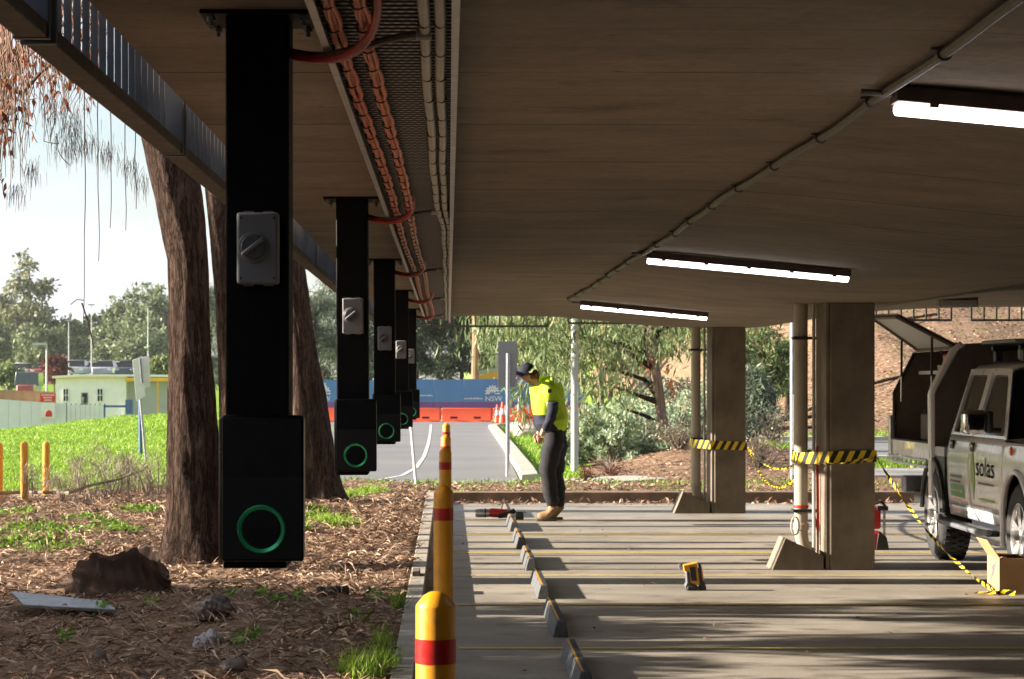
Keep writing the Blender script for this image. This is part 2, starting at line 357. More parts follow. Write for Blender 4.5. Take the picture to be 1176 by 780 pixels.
def copy_tree(o, parent=None):
    c = o.copy(); COL.objects.link(c); c.parent = parent
    for ch in [x for x in bpy.data.objects if x.parent == o]: copy_tree(ch, c)
    return c
def npmesh(name, V, Fq, m, parent=None, smooth=False):
    """V (n,3), Fq (k,4|3) arrays"""
    me = bpy.data.meshes.new(name); k = Fq.shape[1]
    if parent is not None: V = V - np.array(world_loc(parent))
    me.vertices.add(len(V)); me.vertices.foreach_set('co', V.astype(np.float32).ravel())
    me.loops.add(Fq.size); me.loops.foreach_set('vertex_index', Fq.astype(np.int32).ravel())
    me.polygons.add(len(Fq)); me.polygons.foreach_set('loop_start', np.arange(0, Fq.size, k, dtype=np.int32)); me.polygons.foreach_set('loop_total', np.full(len(Fq), k, dtype=np.int32))
    me.update(calc_edges=True)
    if smooth: me.polygons.foreach_set('use_smooth', np.ones(len(Fq), dtype=bool))
    o = bpy.data.objects.new(name, me); COL.objects.link(o); me.materials.append(M[m])
    if parent is not None: o.parent = parent
    return o
def unit(v): return v/np.maximum(np.linalg.norm(v, axis=1, keepdims=True), 1e-9)
def leaves(P, length, width, direction=None, spread=1.0, jit=.4):
    """quads (diamond) at P; direction (3,) preferred axis"""
    n = len(P); d = rng.normal(size=(n,3))
    if direction is not None: d = d*spread + np.array(direction)
    d = unit(d); r = unit(np.cross(d, rng.normal(size=(n,3))))
    l = length*(1+jit*rng.uniform(-1,1,(n,1))); w = width*(1+jit*rng.uniform(-1,1,(n,1)))
    nn = unit(np.cross(d, r))
    a = P; b = P+d*l*.45+r*w/2+nn*l*.05; c = P+d*l; e = P+d*l*.45-r*w/2+nn*l*.05
    V = np.stack([a,b,c,e],1).reshape(-1,3); Fq = np.arange(4*n).reshape(-1,4); return V, Fq
def blob_points(centers, radii, n, shell=.35):
    """points in ellipsoid clumps, biased to the outside"""
    centers = np.array(centers, float); radii = np.array(radii, float)
    if radii.ndim == 1: radii = np.repeat(radii[:,None], 3, 1)
    w = (radii.prod(1))**(2/3); w /= w.sum(); idx = rng.choice(len(centers), n, p=w)
    d = unit(rng.normal(size=(n,3))); r = rng.uniform(shell, 1, (n,1))**.6
    r *= 1+.18*rng.normal(size=(n,1))
    return centers[idx]+d*r*radii[idx]
def crown_clumps(c, rad, k, sz):
    out = []; rr = []
    while len(out) < k:
        p = rng.uniform(-1,1,3)
        if np.linalg.norm(p) > 1: continue
        out.append(np.array(c)+p*np.array(rad)); s = sz*rng.uniform(.55,1.25); rr.append((s, s, s*.75))
    return out, rr
def make_tree(name, label, base, height, crown_c, crown_r, trunk_r, nleaf, leaf, matl, barkm='bark2', clumps=22, csz=None, droop=None, spread=1, group=None, cat='tree', limbs=6, lean=(0,0), trunk_top=None):
    base = Vector(base); t = thing(name, label, cat, base, group)
    mb = MB(); cx, cy, cz = crown_c; top = Vector((cx, cy, cz+crown_r[2]*.5)) if trunk_top is None else Vector(trunk_top)
    path = []; K = 8
    for i in range(K+1):
        f = i/K; p = base.lerp(top, f); p += Vector((math.sin(f*5+base.x)*.02*height*.3, 0, 0)) if i else Vector((0,0,-.1)); path.append(p)
    mb.tube(path, [trunk_r*(1.35 if i == 0 else 1)*(1-.8*i/K) for i in range(K+1)], 9)
    csz = csz or min(crown_r)*.42
    cs, rr = crown_clumps(crown_c, crown_r, clumps, csz)
    for c in cs[:limbs+6]:
        c = Vector(c); f = random.uniform(.45,.9); s = base.lerp(top, f); mid = s.lerp(c, .5)+Vector((0,0,abs(c.z-s.z)*.12))
        mb.tube([s, mid, c], [trunk_r*.4*(1.2-f), trunk_r*.22, trunk_r*.06], 5)
    mb.build('trunk', barkm, t, smooth=True)
    P = blob_points(cs, rr, nleaf); V, Fq = leaves(P, leaf[0], leaf[1], droop, spread)
    npmesh('crown', V, Fq, matl, t)
    return t

# ------------------------------------------------------------------ terrain
def sst(a, b, x):
    t = np.clip((x-a)/(b-a), 0, 1); return t*t*(3-2*t)
def gz(x, y, rough=True):
    x = np.asarray(x, float); y = np.asarray(y, float)
    Lz = np.interp(y, [-20,29,34,45,55,63,80,95,150,215,400,1600], [.12,.12,.15,.42,.62,.5,-.8,-.9,-.9,2.2,2.6,4])
    md = sst(31,42,y)*(1-sst(70,80,y)); Lz = Lz*(1-md)+Lz*np.clip(1+(x+8.2)*.15, .3, 1.35)*md
    Cz = np.interp(y, [-20,29,33.6,34.4,100,215,400,1600], [.12,.12,.1,-.01,-.01,.5,2,4])
    edge = -.0485*y-.15
    wl = sst(0, 1, (edge-x)/2.2); z = Lz*wl+Cz*(1-wl)
    z = z + .34*sst(34.5,42,y)*sst(2.3,4.2,x)*(1-sst(43,46,y)*sst(6,8,x))*(1-sst(70,90,y))*(1-sst(6.2,7.2,x)*(1-sst(60,61,y)))
    bank = np.interp(y, [0,63,66,85,110,160,1600], [0,0,.25,4.8,8.5,11,12]); wr = sst(7,15,x)
    z = z*(1-sst(60,70,y)*wr) + bank*wr
    z = np.where((x > 6.1) & (y > 29.9) & (y < 34), np.minimum(z, -.02), z)
    if rough:
        nearm = np.where((y < 34) , 1, 0)*np.where(x < -.34, 1, np.where(y > 30.1, .6, 0))
        nz = .022*np.sin(x*7.3+1.3*np.sin(y*2.1))*np.sin(y*3.1+.7)+.014*np.sin(x*17+y*5)*np.sin(y*11-x*3)+.03*np.sin(x*1.9+y*.7)
        z = z+nz*nearm*np.clip((np.abs(x+.28))*2, 0, 1)
        gm = sst(33,38,y)*wl*(1-sst(70,80,y)); z = z+gm*(.035*np.sin(x*3.1+y*.8)*np.sin(y*1.3+x)+.03*np.sin(x*1.1-y*.5))
        z = z+sst(62,70,y)*wr*(.12*np.sin(x*1.7+y*.9)*np.sin(y*.8)+.05*np.sin(x*5)*np.sin(y*3))
    inside = (x > -.24) & (y < 29.9) & (x < 16.2)
    return np.where(inside, -.3, z)
def rng_(a, b, s): return np.arange(a, b, s)
ys = np.concatenate([rng_(-12,10,2), rng_(10,36,.13), rng_(36,70,.4), rng_(70,200,2), rng_(200,1600,50), [1600]])
xs = np.concatenate([rng_(-700,-40,44), rng_(-40,-12,1), rng_(-12,-4.5,.25), rng_(-4.5,-.28,.13), [-.27,-.22,-.1], rng_(0,8,.25), rng_(8,25,.5), rng_(25,60,3), rng_(60,700,40), [700]])
XX, YY = np.meshgrid(xs, ys); ZZ = gz(XX, YY); ny, nx = XX.shape
idx = np.arange(ny*nx).reshape(ny, nx); Fq = np.stack([idx[:-1,:-1], idx[:-1,1:], idx[1:,1:], idx[1:,:-1]], -1).reshape(-1,4)
gnd = npmesh('ground', np.stack([XX,YY,ZZ],-1).reshape(-1,3), Fq, 'ground', smooth=True); struct(gnd)
x, y = XX.ravel(), YY.ravel()
mul = np.clip((30.2-y)/.8+.5, 0, 1)
mul = np.maximum(mul, np.clip((34.6-y)/.8, 0, 1)*(x > -3.5))
mul = np.maximum(mul, ((x > 2.4+np.maximum(0,y-40)*.05) & (y > 33) & (y < 45.5) & (x < 12))*1.0); mul = np.maximum(mul, ((x > 3.0) & (y > 36) & (y < 62) & (x < 6.8))*.9)
mul = np.maximum(mul, sst(62,65,y)*sst(7,9,x)*.62)
mul = np.where(y > 150, .35, mul)
bankz = sst(63,66,y)*sst(7,9,x)*(y < 140)*.0
sand = np.clip(1-(((x+5.05)/.75)**2+((y-29.9)/1.3)**2), 0, 1); sand = np.maximum(sand, bankz)
zc = gnd.data.attributes.new('zone', 'FLOAT_COLOR', 'POINT')
zc.data.foreach_set('color', np.stack([mul, 1-mul, sand, np.ones_like(mul)], -1).astype(np.float32).ravel())

def sheet(name, pts, m, z=.006, thick=.12):
    mb = MB(); mb.prism([(p[0], p[1], z-thick) for p in pts], (0,0,thick)); return struct(mb.build(name, m))
sheet('road', [(-1.75,34.5),(1.05,34.5),(1.1,37),(1.2,46),(1.28,61),(1.35,79),(1.8,82.5),(60,84),(60,92.6),(-8.6,92.6),(-8.6,84.5),(-5,84),(-3.95,80),(-2.3,45)], 'asphalt', .01)
sheet('side_road', [(7.2,46),(40,46),(40,61.5),(7.9,61.5),(6.8,58)], 'asphalt', .012)
sheet('footpath', [(1.3,34.75),(2.1,35.0),(3.4,36.6),(6.4,37.8),(30,37.8),(30,41.5),(6.0,41.2),(2.9,37.9),(1.35,35.9)], 'kerbconc', .035)
# island kerb
kp = [(1.12,36.4),(1.17,40),(1.2,46),(1.25,54),(1.28,61),(1.32,70),(1.35,79),(1.55,81.3),(2.1,82.3),(4,82.7),(12,83)]
mb = MB()
for i in range(len(kp)-1):
    a = Vector((*kp[i],0)); b_ = Vector((*kp[i+1],0)); d = (b_-a).normalized(); nrm = Vector((d.y,-d.x,0))
    mb.prism([a+Vector((0,0,-.05)), b_+Vector((0,0,-.05)), b_+nrm*.28+Vector((0,0,-.05)), a+nrm*.28+Vector((0,0,-.05))], (0,0,.17))
kerbi = struct(mb.build('road_kerb', 'kerbconc', bevel=.02))
mb = MB(); mb.bb(7.2,40,61.6,61.85,-.1,.13); mb.bb(7.2,40,45.7,45.95,-.1,.12); struct(mb.build('side_road_kerb', 'kerbconc', bevel=.02))
# white line curved
def ribbon2d(path, w, z, name, m):
    mb = MB(); P = [Vector((a, b, z)) for a, b in path]; vs = []
    for i, p in enumerate(P):
        t = (P[min(i+1,len(P)-1)]-P[max(i-1,0)]).normalized(); nrm = Vector((t.y,-t.x,0)); vs += [p+nrm*w/2, p-nrm*w/2]
    mb.add(vs, [(2*i,2*i+1,2*i+3,2*i+2) for i in range(len(P)-1)]); return struct(mb.build(name, m))
pts = [G(a, b) for a, b in [(392,557),(430,553),(462,547),(478,538),(487,525),(492,510),(494,498),(495,488)]]
ribbon2d([(p.x, p.y) for p in pts], .075, .016, 'road_marking', 'whitepaint')

# ------------------------------------------------------------------ car park structure
mb = MB(); mb.bb(-.162, 16, -45, 29.8, -.28, 0); mb.bb(16, 45, -45, 12, -.28, 0); struct(mb.build('parking_floor', 'floor'))
for i, Y in enumerate([13.46, 16.1, 18.55, 21.05, 23.5, 26.0, 11.0, 8.5]):
    mb = MB(); mb.add([(.06,Y-.035,.004),(5.4,Y-.035,.004),(5.4,Y+.035,.004),(.06,Y+.035,.004)], [(0,1,2,3)]); struct(mb.build('bay_line', 'yline'))
# left kerb in lengths, with an uneven timber look
mb = MB(); mb.bb(-.276, -.164, -2, 30.05, -.3, .13); kb = struct(mb.build('kerb', 'kerb', bevel=.008))
mb = MB(); mb.bb(-.160, 6.0, 29.802, 30.02, -.3, .14); struct(mb.build('end_kerb', 'timber', bevel=.01))
# slab
prof = [(-.752,.8),(.2,.8),(1.0,.8),(1.3,.79),(1.8,.742),(2.4,.682),(2.8,.660),(3.1,.652),(3.6,.652),(3.85,.68),(4.2,.74),(4.6,.80),(5.1,.86),(5.6,.885),(6.4,.905),(8,.91),(16,.91)]
from bisect import bisect
def soff(x):
    xs_ = [p[0] for p in prof]; zs_ = [p[1] for p in prof]; return EYE+float(np.interp(x, xs_, zs_))
px_ = np.concatenate([np.linspace(-.752, 1, 4), np.linspace(1.1, 6.4, 54), [8, 12, 16]])
pz_ = np.interp(px_, [p[0] for p in prof], [p[1] for p in prof])
for _ in range(3): pz_[1:-1] = .25*pz_[:-2]+.5*pz_[1:-1]+.25*pz_[2:]
pz_ += EYE
mb = MB(); nP = len(px_)
lo = [(float(a), float(b)) for a, b in zip(px_, pz_)]
ring_ = lo+[(16, 2.85), (-.752, 2.85)]; n = len(ring_)
vs = [(a, -45, b) for a, b in ring_]+[(a, 28.0, b) for a, b in ring_]
mb.add(vs, [(i, (i+1) % n, (i+1) % n+n, i+n) for i in range(n)]+[tuple(range(n)), tuple(range(n, 2*n))])
slab = mb.build('concrete_deck', 'soffit', smooth=True); tag(slab, 'concrete deck overhead with brown board-marked underside', 'ceiling')
slab['kind'] = 'structure'
mb = MB(); mb.bb(-.752, -.60, -45, 28, 2.853, 3.9); pr = mb.build('parapet_wall', 'soffit'); tag(pr, 'upper parapet wall along the left deck edge above the slats', 'wall')
mb = MB(); mb.bb(16.002, 45, -45, 12, 2.43, 2.85); struct(mb.build('ceiling', 'soffit'))
mb = MB(); mb.bb(-.3, 45, -45.3, -45.0, -.3, 3); o = mb.build('back_wall', 'column'); tag(o, 'concrete wall closing the car park far behind the viewpoint', 'wall')
mb = MB(); mb.bb(45, 45.3, -45, 12, -.3, 3); o = mb.build('unseen_side_wall', 'column'); tag(o, 'concrete wall on the far right of the car park, out of view', 'wall')
mb = MB(); mb.bb(-9.3, -9.0, -45, 4.7, -.1, 7); o = mb.build('unseen_side_wall', 'column'); tag(o, 'tall unseen wall added left of the deck to shade its near end', 'wall')  # added out of view to keep low sun off the near floor and ceiling
# concrete columns
def column(Y, label, wedge=True):
    t = thing('concrete_column', label, 'column', (3.27, Y, 0), 'concrete columns')
    mb = MB(); top = soff(3.2)+.004
    mb.bb(3.10, 3.465, Y, Y+.62, 0, top); mb.build('shaft', 'column', t, bevel=.012)
    mb = MB(); mb.bb(3.070, 3.0985, Y+.012, Y+.55, 0, top); mb.build('side_strip', 'column', t, bevel=.005)
    if wedge:
        x1 = 3.048; x0 = x1-.42
        mb = MB(); mb.prism([(x0, Y+.002, 0), (x1, Y+.002, 0), (x1, Y+.002, .115), (x0+.11, Y+.002, .262)], (0,.36,0)); mb.build('footing_wedge', 'column', t, bevel=.006)
    return t
column(19.1, 'near concrete column with yellow and black tape, beside the white ute')
column(27.4, 'far concrete column on the end kerb with tape sagging from it')
column(10.8, 'concrete column nearest the viewpoint, outside the picture on the right', False)
def downpipe(Y, x, label, marks):
    t = thing('downpipe', label, 'pipe', (x, Y+.2, 0), 'downpipes beside the columns')
    mb = MB(); mb.tube([(x, Y+.44, soff(x)+.004), (x, Y+.44, .27), (x+.02, Y+.44, .17), (x+.09, Y+.44, .13)], .057, 16); mb.build('pipe', 'cream', t, smooth=True)
    mb = MB(); mb.lathe([(.061,0),(.066,.004),(.066,.05),(.061,.054)], (x, Y+.44, .30)); mb.build('collar', 'cream', t, smooth=True)
    for z in marks:
        mb = MB(); mb.bb(x-.075, x+.12, Y+.36, Y+.38, z, z+.025); mb.bb(x-.075, x-.065, Y+.36, Y+.48, z, z+.025); mb.build('pipe_clamp', 'blackplastic', t, bevel=.002)
    mb = MB(); mb.tube([(x+.085, Y+.30, soff(x)+.003), (x+.085, Y+.30, .12)], .014, 8); mb.build('side_conduit', 'conduit', t, smooth=True)
    return t
dp = downpipe(19.1, 2.93, 'cream downpipe beside the near taped column, with a red strap', [.45, 1.88])
downpipe(27.4, 2.93, 'cream downpipe beside the far column', [.85, 1.9])
mb = MB(); mb.tube([(2.93,19.54,.47),(3.03,19.52,.46),(3.05,19.40,.30),(3.045,19.4,.8),(3.045,19.4,1.0)], .012, 8); mb.lathe([(.06,0),(.064,.0),(.064,.022),(.06,.022)], (2.93,19.54,.485)); mb.build('red_strap', 'toolred', dp, smooth=True)
mb = MB()
for k in range(3): mb.tube([(2.865+.055*math.cos(a)*.6, 19.44-.01*k, .34+.075*math.sin(a)) for a in np.linspace(0, 2*math.pi, 17)], .006, 6)
co = mb.build('wire_coil', 'conduit', smooth=True); tag(co, 'small grey coil of wire hanging on the near downpipe', 'cable')

# hanging barrier along the left edge
def barrier_section(y0, y1, label):
    t = thing('edge_barrier', label, 'barrier', (-.79, y0, 2.18), 'slatted barriers along the left deck edge')
    mb = MB(); mb.bb(-.826,-.766,y0,y1,2.18,2.212); mb.build('bottom_rail', 'railbrown', t, bevel=.003)
    mb = MB(); mb.bb(-.826,-.766,y0,y1,2.9,2.935); mb.build('top_rail', 'galvdark', t, bevel=.003)
    for yy, nm in ((y0+.012,0),(y1-.012,0)):
        mb = MB(); mb.bb(-.832,-.762,yy-.012,yy+.012,2.178,2.98); mb.build('end_plate', 'baltrim', t, bevel=.002)
    n = int((y1-y0-.1)/.125)
    for k in range(n):
        yy = y0+.12+k*.125
        mb = MB(); mb.bb(-.806,-.791,yy-.006,yy+.006,2.213,2.899); mb.build('slat', 'baltrim', t)
y0 = 2.30
secs = ['nearest, cut by the top left corner', 'second, with a wide pale end plate', 'third, beside the first charging post', 'fourth, behind the first charging post', 'fifth, above the furthest left tree', 'sixth from the viewpoint', 'seventh from the viewpoint', 'eighth from the viewpoint', 'ninth from the viewpoint', 'tenth from the viewpoint', 'eleventh and furthest from the viewpoint']
for i, s in enumerate(secs):
    barrier_section(y0, y0+2.21, 'slatted steel barrier hanging from the deck edge, '+s); y0 += 2.26
def far_barrier(xa, xb, zt, zb, label):
    t = thing('end_barrier', label, 'barrier', ((xa+xb)/2, 28.05, zb), 'slatted barriers along the far deck edge')
    mb = MB(); mb.bb(xa,xb,28.03,28.07,zb,zb+.025); mb.build('bottom_rail', 'galvdark', t)
    n = max(2, int(round((xb-xa)/.148)))
    for k in range(n+1):
        xx = xa+.006+(xb-xa-.012)*k/n; mb = MB(); mb.bb(xx-.009,xx+.009,28.035,28.065,zb+.026,2.9); mb.build('slat', 'galvdark' if k in (0, n) else 'galv', t)
def fx(px): return (px-VX)*28.05/F
def fz(py): return EYE-(py-VY)*28.05/F
far_barrier(fx(476), fx(630), 0, fz(376), 'slatted barrier panel on the far deck edge in front of the dark pines')
far_barrier(fx(652), fx(806), 0, fz(372.5), 'slatted barrier panel on the far deck edge among gum leaves')
far_barrier(fx(948), fx(1093), 0, fz(369), 'slatted barrier panel on the far deck edge above the raised hatch')
far_barrier(fx(1115), fx(1260), 0, fz(369), 'slatted barrier panel at the far right edge of the deck')
mb = MB(); mb.bb(-.75,16,27.86,28.0,2.852,3.9); pr = mb.build('parapet_wall', 'soffit'); tag(pr, 'upper parapet wall across the far deck edge', 'wall')

# ceiling conduit
t = thing('ceiling_conduit', 'long dark grey conduit running along the ceiling to the lamps', 'conduit', (1.17, 3, 2.3))
path = []
for k in range(60):
    Y = 3+k*(21.8-3)/59; path.append((1.165+.012*math.sin(Y*1.1)+.006*math.sin(Y*3.7)-(.03*max(0, Y-16)/6), Y, soff(1.16)-.018))
mb = MB(); mb.tube(path, .0135, 8); mb.build('tube', 'darkconduit', t, smooth=True)
for k in range(2, 60, 3):
    p = Vector(path[k]); mb = MB(); mb.tube([p-Vector((0,.012,0)), p+Vector((0,.012,0))], .019, 10); mb.box(p+Vector((0,0,.012)), (.06,.014,.006)); mb.build('saddle_clip', 'darkconduit', t, smooth=True)
def lamp(x0, x1, Y, label):
    z0 = soff(x0)-.002; z1 = soff(x1)-.002; t = thing('strip_light', label, 'lamp', (x0, Y, z0), 'fluorescent strip lights')
    ang = math.atan2(z1-z0, x1-x0); Ln = math.hypot(x1-x0, z1-z0)
    ca, sa = math.cos(ang), math.sin(ang); zz = min(z0, min(soff(x) - (z0+(x-x0)*(z1-z0)/(x1-x0)) + z0 for x in np.linspace(x0, x1, 9)))
    def T(u, v, w): return (x0+u*ca-w*sa*-1*-1, Y+v, zz+u*sa+w*ca)
    def prof_(pts, u0, u1): return [T(u0, a, b) for a, b in pts], [T(u1, a, b) for a, b in pts]
    def ext(pts, u0, u1, name, m, bev=.003):
        a, b = prof_(pts, u0, u1); n = len(pts); mb = MB(); mb.add(a+b, [tuple(range(n)), tuple(range(2*n-1, n-1, -1))]+[(i,(i+1)%n,(i+1)%n+n,i+n) for i in range(n)])
        return mb.build(name, m, t, bevel=bev)
    ext([(-.045,-.002),(.045,-.002),(.056,-.045),(-.056,-.045)], -.01, Ln+.01, 'housing', 'housing')
    ext([(-.052,-.0465),(.052,-.0465),(.046,-.066),(.02,-.076),(-.02,-.076),(-.046,-.066)], .0, Ln, 'diffuser', 'lamp', .004)
    for k in range(5):
        u = Ln*(k+.35)/4.7; ext([(-.0575,-.036),(-.050,-.036),(-.050,-.055),(-.0575,-.055)], u-.012, u+.012, 'clip', 'housing', 0)
    mb = MB(); mb.tube([(x0-.01, Y, zz-.02), (x0-.1, Y, zz-.015)], .009, 8); mb.build('cable_gland', 'darkconduit', t, smooth=True)
lamp(1.2, 2.4, 6.27, 'lit strip light nearest the viewpoint, cut off by the right edge')
lamp(1.2, 2.4, 14.1, 'long lit strip light in the middle of the ceiling')
lamp(1.275, 2.475, 22.5, 'furthest lit strip light, hanging above the far column')
t = thing('bulkhead_light', 'unlit grey ceiling light box above the white ute', 'lamp', (5.2, 24, 2.3))
mb = MB(); zf = soff(5.2); mb.bb(5.0,5.40,23.95,24.07,zf-.09,zf+.01); mb.build('body', 'plasticgrey', t, bevel=.01)
mb = MB(); mb.bb(5.02,5.38,23.93,23.949,zf-.075,zf-.02); mb.build('lens', 'lightgrey', t, bevel=.003)

# ------------------------------------------------------------------ cable tray
t = thing('cable_tray', 'long galvanised perforated cable tray under the ceiling', 'cable tray', (-.13, 3.6, 2.27))
x0, x1, zt = -.262, .018, 2.272; vs = []; Y = 3.6
while Y < 27.6:
    for dy, dz in ((0,0),(.018,0),(.024,.008),(.044,.008)): vs += [(x0, Y+dy, zt+dz), (x1, Y+dy, zt+dz)]
    Y += .05
n = len(vs)//2
mb = MB(); mb.add(vs, [(2*i,2*i+1,2*i+3,2*i+2) for i in range(n-1)]); mb.build('tray_bed', 'tray', t)
mb = MB(); mb.bb(x0-.004,x0,3.6,27.6,zt-.045,zt+.02); mb.bb(x0,x0+.012,3.6,27.6,zt-.045,zt-.042); mb.build('side_flange', 'galv', t)
mb = MB(); mb.bb(x1,x1+.004,3.6,27.6,zt-.045,zt+.02); mb.bb(x1-.012,x1,3.6,27.6,zt-.045,zt-.042); mb.build('side_flange', 'galv', t)
k = 0
for Y in np.arange(4.6, 27.5, 1.5):
    mb = MB(); mb.bb(x0+.01,x1-.01,Y,Y+.04,zt+.009,zt+.03); mb.tube([(x0+.05,Y+.02,zt+.03),(x0+.05,Y+.02,2.319)], .005, 6); mb.tube([(x1-.05,Y+.02,zt+.03),(x1-.05,Y+.02,2.319)], .005, 6); mb.build('hanger', 'galvdark', t)
def bundle(xc, y1, label, ncab):
    t = thing('cable_bundle', label, 'cables', (xc, 3.6, 2.25), 'orange cable bundles')
    per = .30
    for c in range(ncab):
        pth = []; rad = []
        ox = (c-(ncab-1)/2)*.0068; oz = (c % 2)*.008
        Y = 3.6; ph = random.uniform(-.02,.02)
        while Y < y1:
            f = abs(math.sin(math.pi*(Y-3.6)/per)); wob = .002*math.sin(Y*7+c*2)
            pth.append((xc+ox*(.7+.55*f)+wob+.006*math.sin(Y*.9), Y, 2.252-oz-.003*f)); Y += per/6
        mb = MB(); mb.tube(pth, .0050, 6); mb.build('cable', 'orangecable', t, smooth=True)
    mb = MB(); w = ncab*.0062+.003
    mb.tube([(0-.004+xc+w/2*math.cos(a), 3.6, 2.247+.012*math.sin(a)) for a in np.linspace(0, 2*math.pi, 13)], .0022, 5)
    tie = mb.build('cable_tie', 'tie', t)
    Y = 3.6+per
    while Y < y1:
        d = tie.copy(); COL.objects.link(d); d.parent = t; d.location = (.006*math.sin(Y*.9), Y-3.6, 0); Y += per
bundle(-.225, 27.2, 'left bundle of tied orange cables along the tray edge', 4)
bundle(-.165, 25.6, 'right bundle of tied orange cables that feeds the red loops', 4)
def grey_run(xc, xe, label):
    t = thing('conduit_run', label, 'conduit', (xc, 3.6, 2.25), 'grey conduits along the tray')
    mb = MB(); pth = []
    for Y in np.arange(3.6, 27.3, .25):
        f = sst(9, 11.5, Y); pth.append((xc+(xe-xc)*float(f)+.002*math.sin(Y*3), Y, 2.247))
    mb.tube(pth, .0115, 8); mb.build('tube', 'conduit', t, smooth=True)
    for Y in np.arange(3.9, 27, .42):
        f = float(sst(9, 11.5, Y)); mb = MB(); mb.tube([(xc+(xe-xc)*f, Y-.003, 2.247), (xc+(xe-xc)*f, Y+.003, 2.247)], .0135, 8); mb.build('cable_tie', 'tie', t)
grey_run(-.050, -.022, 'left grey conduit strapped under the cable tray')
grey_run(-.018, .004, 'right grey conduit strapped beside the tray flange')

# ------------------------------------------------------------------ chargers
def station():
    Y = 5.05; cx = -.411; zt_ = 2.32
    t = thing('charging_station', '', 'charger', (cx, Y, 1.12), 'car charging posts hanging from the ceiling')
    hw = .0683
    mb = MB(); mb.bb(cx-hw, cx+hw, Y, Y+2*hw, 1.126, zt_-.009); mb.build('post', 'black', t, bevel=.005)
    mb = MB(); mb.bb(cx-.122, cx+.122, Y-.02, Y+.2, zt_-.009, zt_); mb.build('top_plate', 'black', t, bevel=.001)
    for sx in (-.1, .1):
        for sy in (.01, .17):
            mb = MB(); mb.tube([(cx+sx,Y+sy,zt_-.009),(cx+sx,Y+sy,zt_-.032)], .005, 8); mb.lathe([(.0095,0),(.0095,-.009)], (cx+sx,Y+sy,zt_-.012), n=6); mb.build('bolt', 'galvdark', t)
    # charger
    p0 = W(250, 645.5, 4.96); p1 = W(348.7, 477, 4.96)
    mb = MB(); mb.bb(p0.x, p0.x+.18, 4.97, 5.045, p0.z, p1.z); u = mb.build('charger_unit', 'blackgloss', t, bevel=.012, seg=3)
    mb = MB(); mb.bb(p0.x+.0085, p0.x+.1815, 4.958, 4.9695, p0.z+.001, p1.z-.001); mb.build('front_cover', 'blackgloss', u, bevel=.005, seg=3)
    zsplit = W(0, 548, 4.95).z
    mb = MB(); mb.bb(p0.x+.012, p0.x+.178, 4.9562, 4.9576, p0.z+.006, zsplit); mb.build('lower_panel', 'blackband', u)
    c = W(300, 608, 4.95); Rr = .0505; mb = MB(); n = 48
    mb.lathe([(Rr-.0100,0),(Rr-.0085,-.006),(Rr-.0015,-.0085),(Rr,-.006),(Rr+.001,0)], (c.x, 4.956, c.z), 'y', n)
    mb.f = [f for f in mb.f if len(f) == 4]; mb.build('status_ring', 'ring', u, smooth=True)
    mb = MB(); mb.lathe([(Rr-.0105,0),(Rr-.0115,-.002),(.001,-.0022)], (c.x, 4.9555, c.z), 'y', n); mb.build('socket_cover', 'blackgloss', u, smooth=True)
    mb = MB(); mb.bb(c.x-.028, c.x+.028, 4.9515, 4.953, c.z-.014, c.z+.004); mb.build('socket_mark', 'blackgloss', u)
    mb = MB(); mb.bb(cx+.02-.034,cx+.02+.012, 4.9565, 4.9578, p1.z-.018, p1.z-.013); mb.build('maker_mark', 'blackband', u)
    mb = MB(); mb.bb(cx-hw+.001, cx+hw-.001, 4.99, 5.044, 1.1265, p0.z-.001); mb.build('mounting_bracket', 'black', u, bevel=.003)
    # isolator
    a = W(271.5, 326, 5.0); b = W(319.5, 243.5, 5.0)
    mb = MB(); mb.bb(a.x, b.x, 5.005, 5.048, a.z, b.z); s = mb.build('isolator_switch', 'plasticgrey', t, bevel=.006, seg=3)
    for dx in (.014, .056): mb = MB(); mb.bb(a.x+dx, a.x+dx+.02, 5.015, 5.047, b.z+.0005, b.z+.003); mb.bb(a.x+dx, a.x+dx+.02, 5.015, 5.047, a.z-.003, a.z-.0005); mb.build('entry_boss', 'plasticgrey', s)
    for sx in (a.x+.009, b.x-.009):
        for sz in (a.z+.012, b.z-.012): mb = MB(); mb.lathe([(.0026,0),(.0024,-.0008)], (sx,5.0042,sz), 'y', 10); mb.build('screw', 'blackplastic', s)
    k = W(291, 284, 5.0); mb = MB(); mb.lathe([(.034,0),(.0335,-.004),(.031,-.006)], (k.x,5.0045,k.z), 'y', 32); mb.build('dial_base', 'plasticgrey', s, smooth=True)
    mb = MB(); mb.lathe([(.027,0),(.026,-.012),(.024,-.014)], (k.x,4.998,k.z), 'y', 28); kn = mb.build('knob', 'knobgrey', s, smooth=True)
    mb = MB(); mb.box((k.x,4.979,k.z), (.058,.010,.009), (0,R(-38),0)); mb.build('knob_grip', 'plasticgrey', kn, bevel=.003)
    # flexible conduits into the post
    yy = Y+.06
    red = [W(334,62,yy)+Vector((-.01,0,0)), W(360,68,5.05), W(385,67,4.96), W(410,57,4.86), W(426,38,4.76), W(433,14,4.62), W(433,-8,4.5), W(431,-30,4.42)]
    def smoothp(P, k=5):
        out = []
        for i in range(len(P)-1):
            p0_, p1_, p2_, p3_ = P[max(i-1,0)], P[i], P[i+1], P[min(i+2,len(P)-1)]
            for j in range(k):
                u_ = j/k; out.append(.5*((2*p1_)+(-p0_+p2_)*u_+(2*p0_-5*p1_+4*p2_-p3_)*u_*u_+(-p0_+3*p1_-3*p2_+p3_)*u_**3))
        out.append(P[-1]); return out
    sp = smoothp(red, 8); mb = MB(); mb.tube(sp, [.0105 if i % 2 else .0092 for i in range(len(sp))], 8); mb.build('red_conduit', 'redflex', t, smooth=True)
    yy = Y+.1
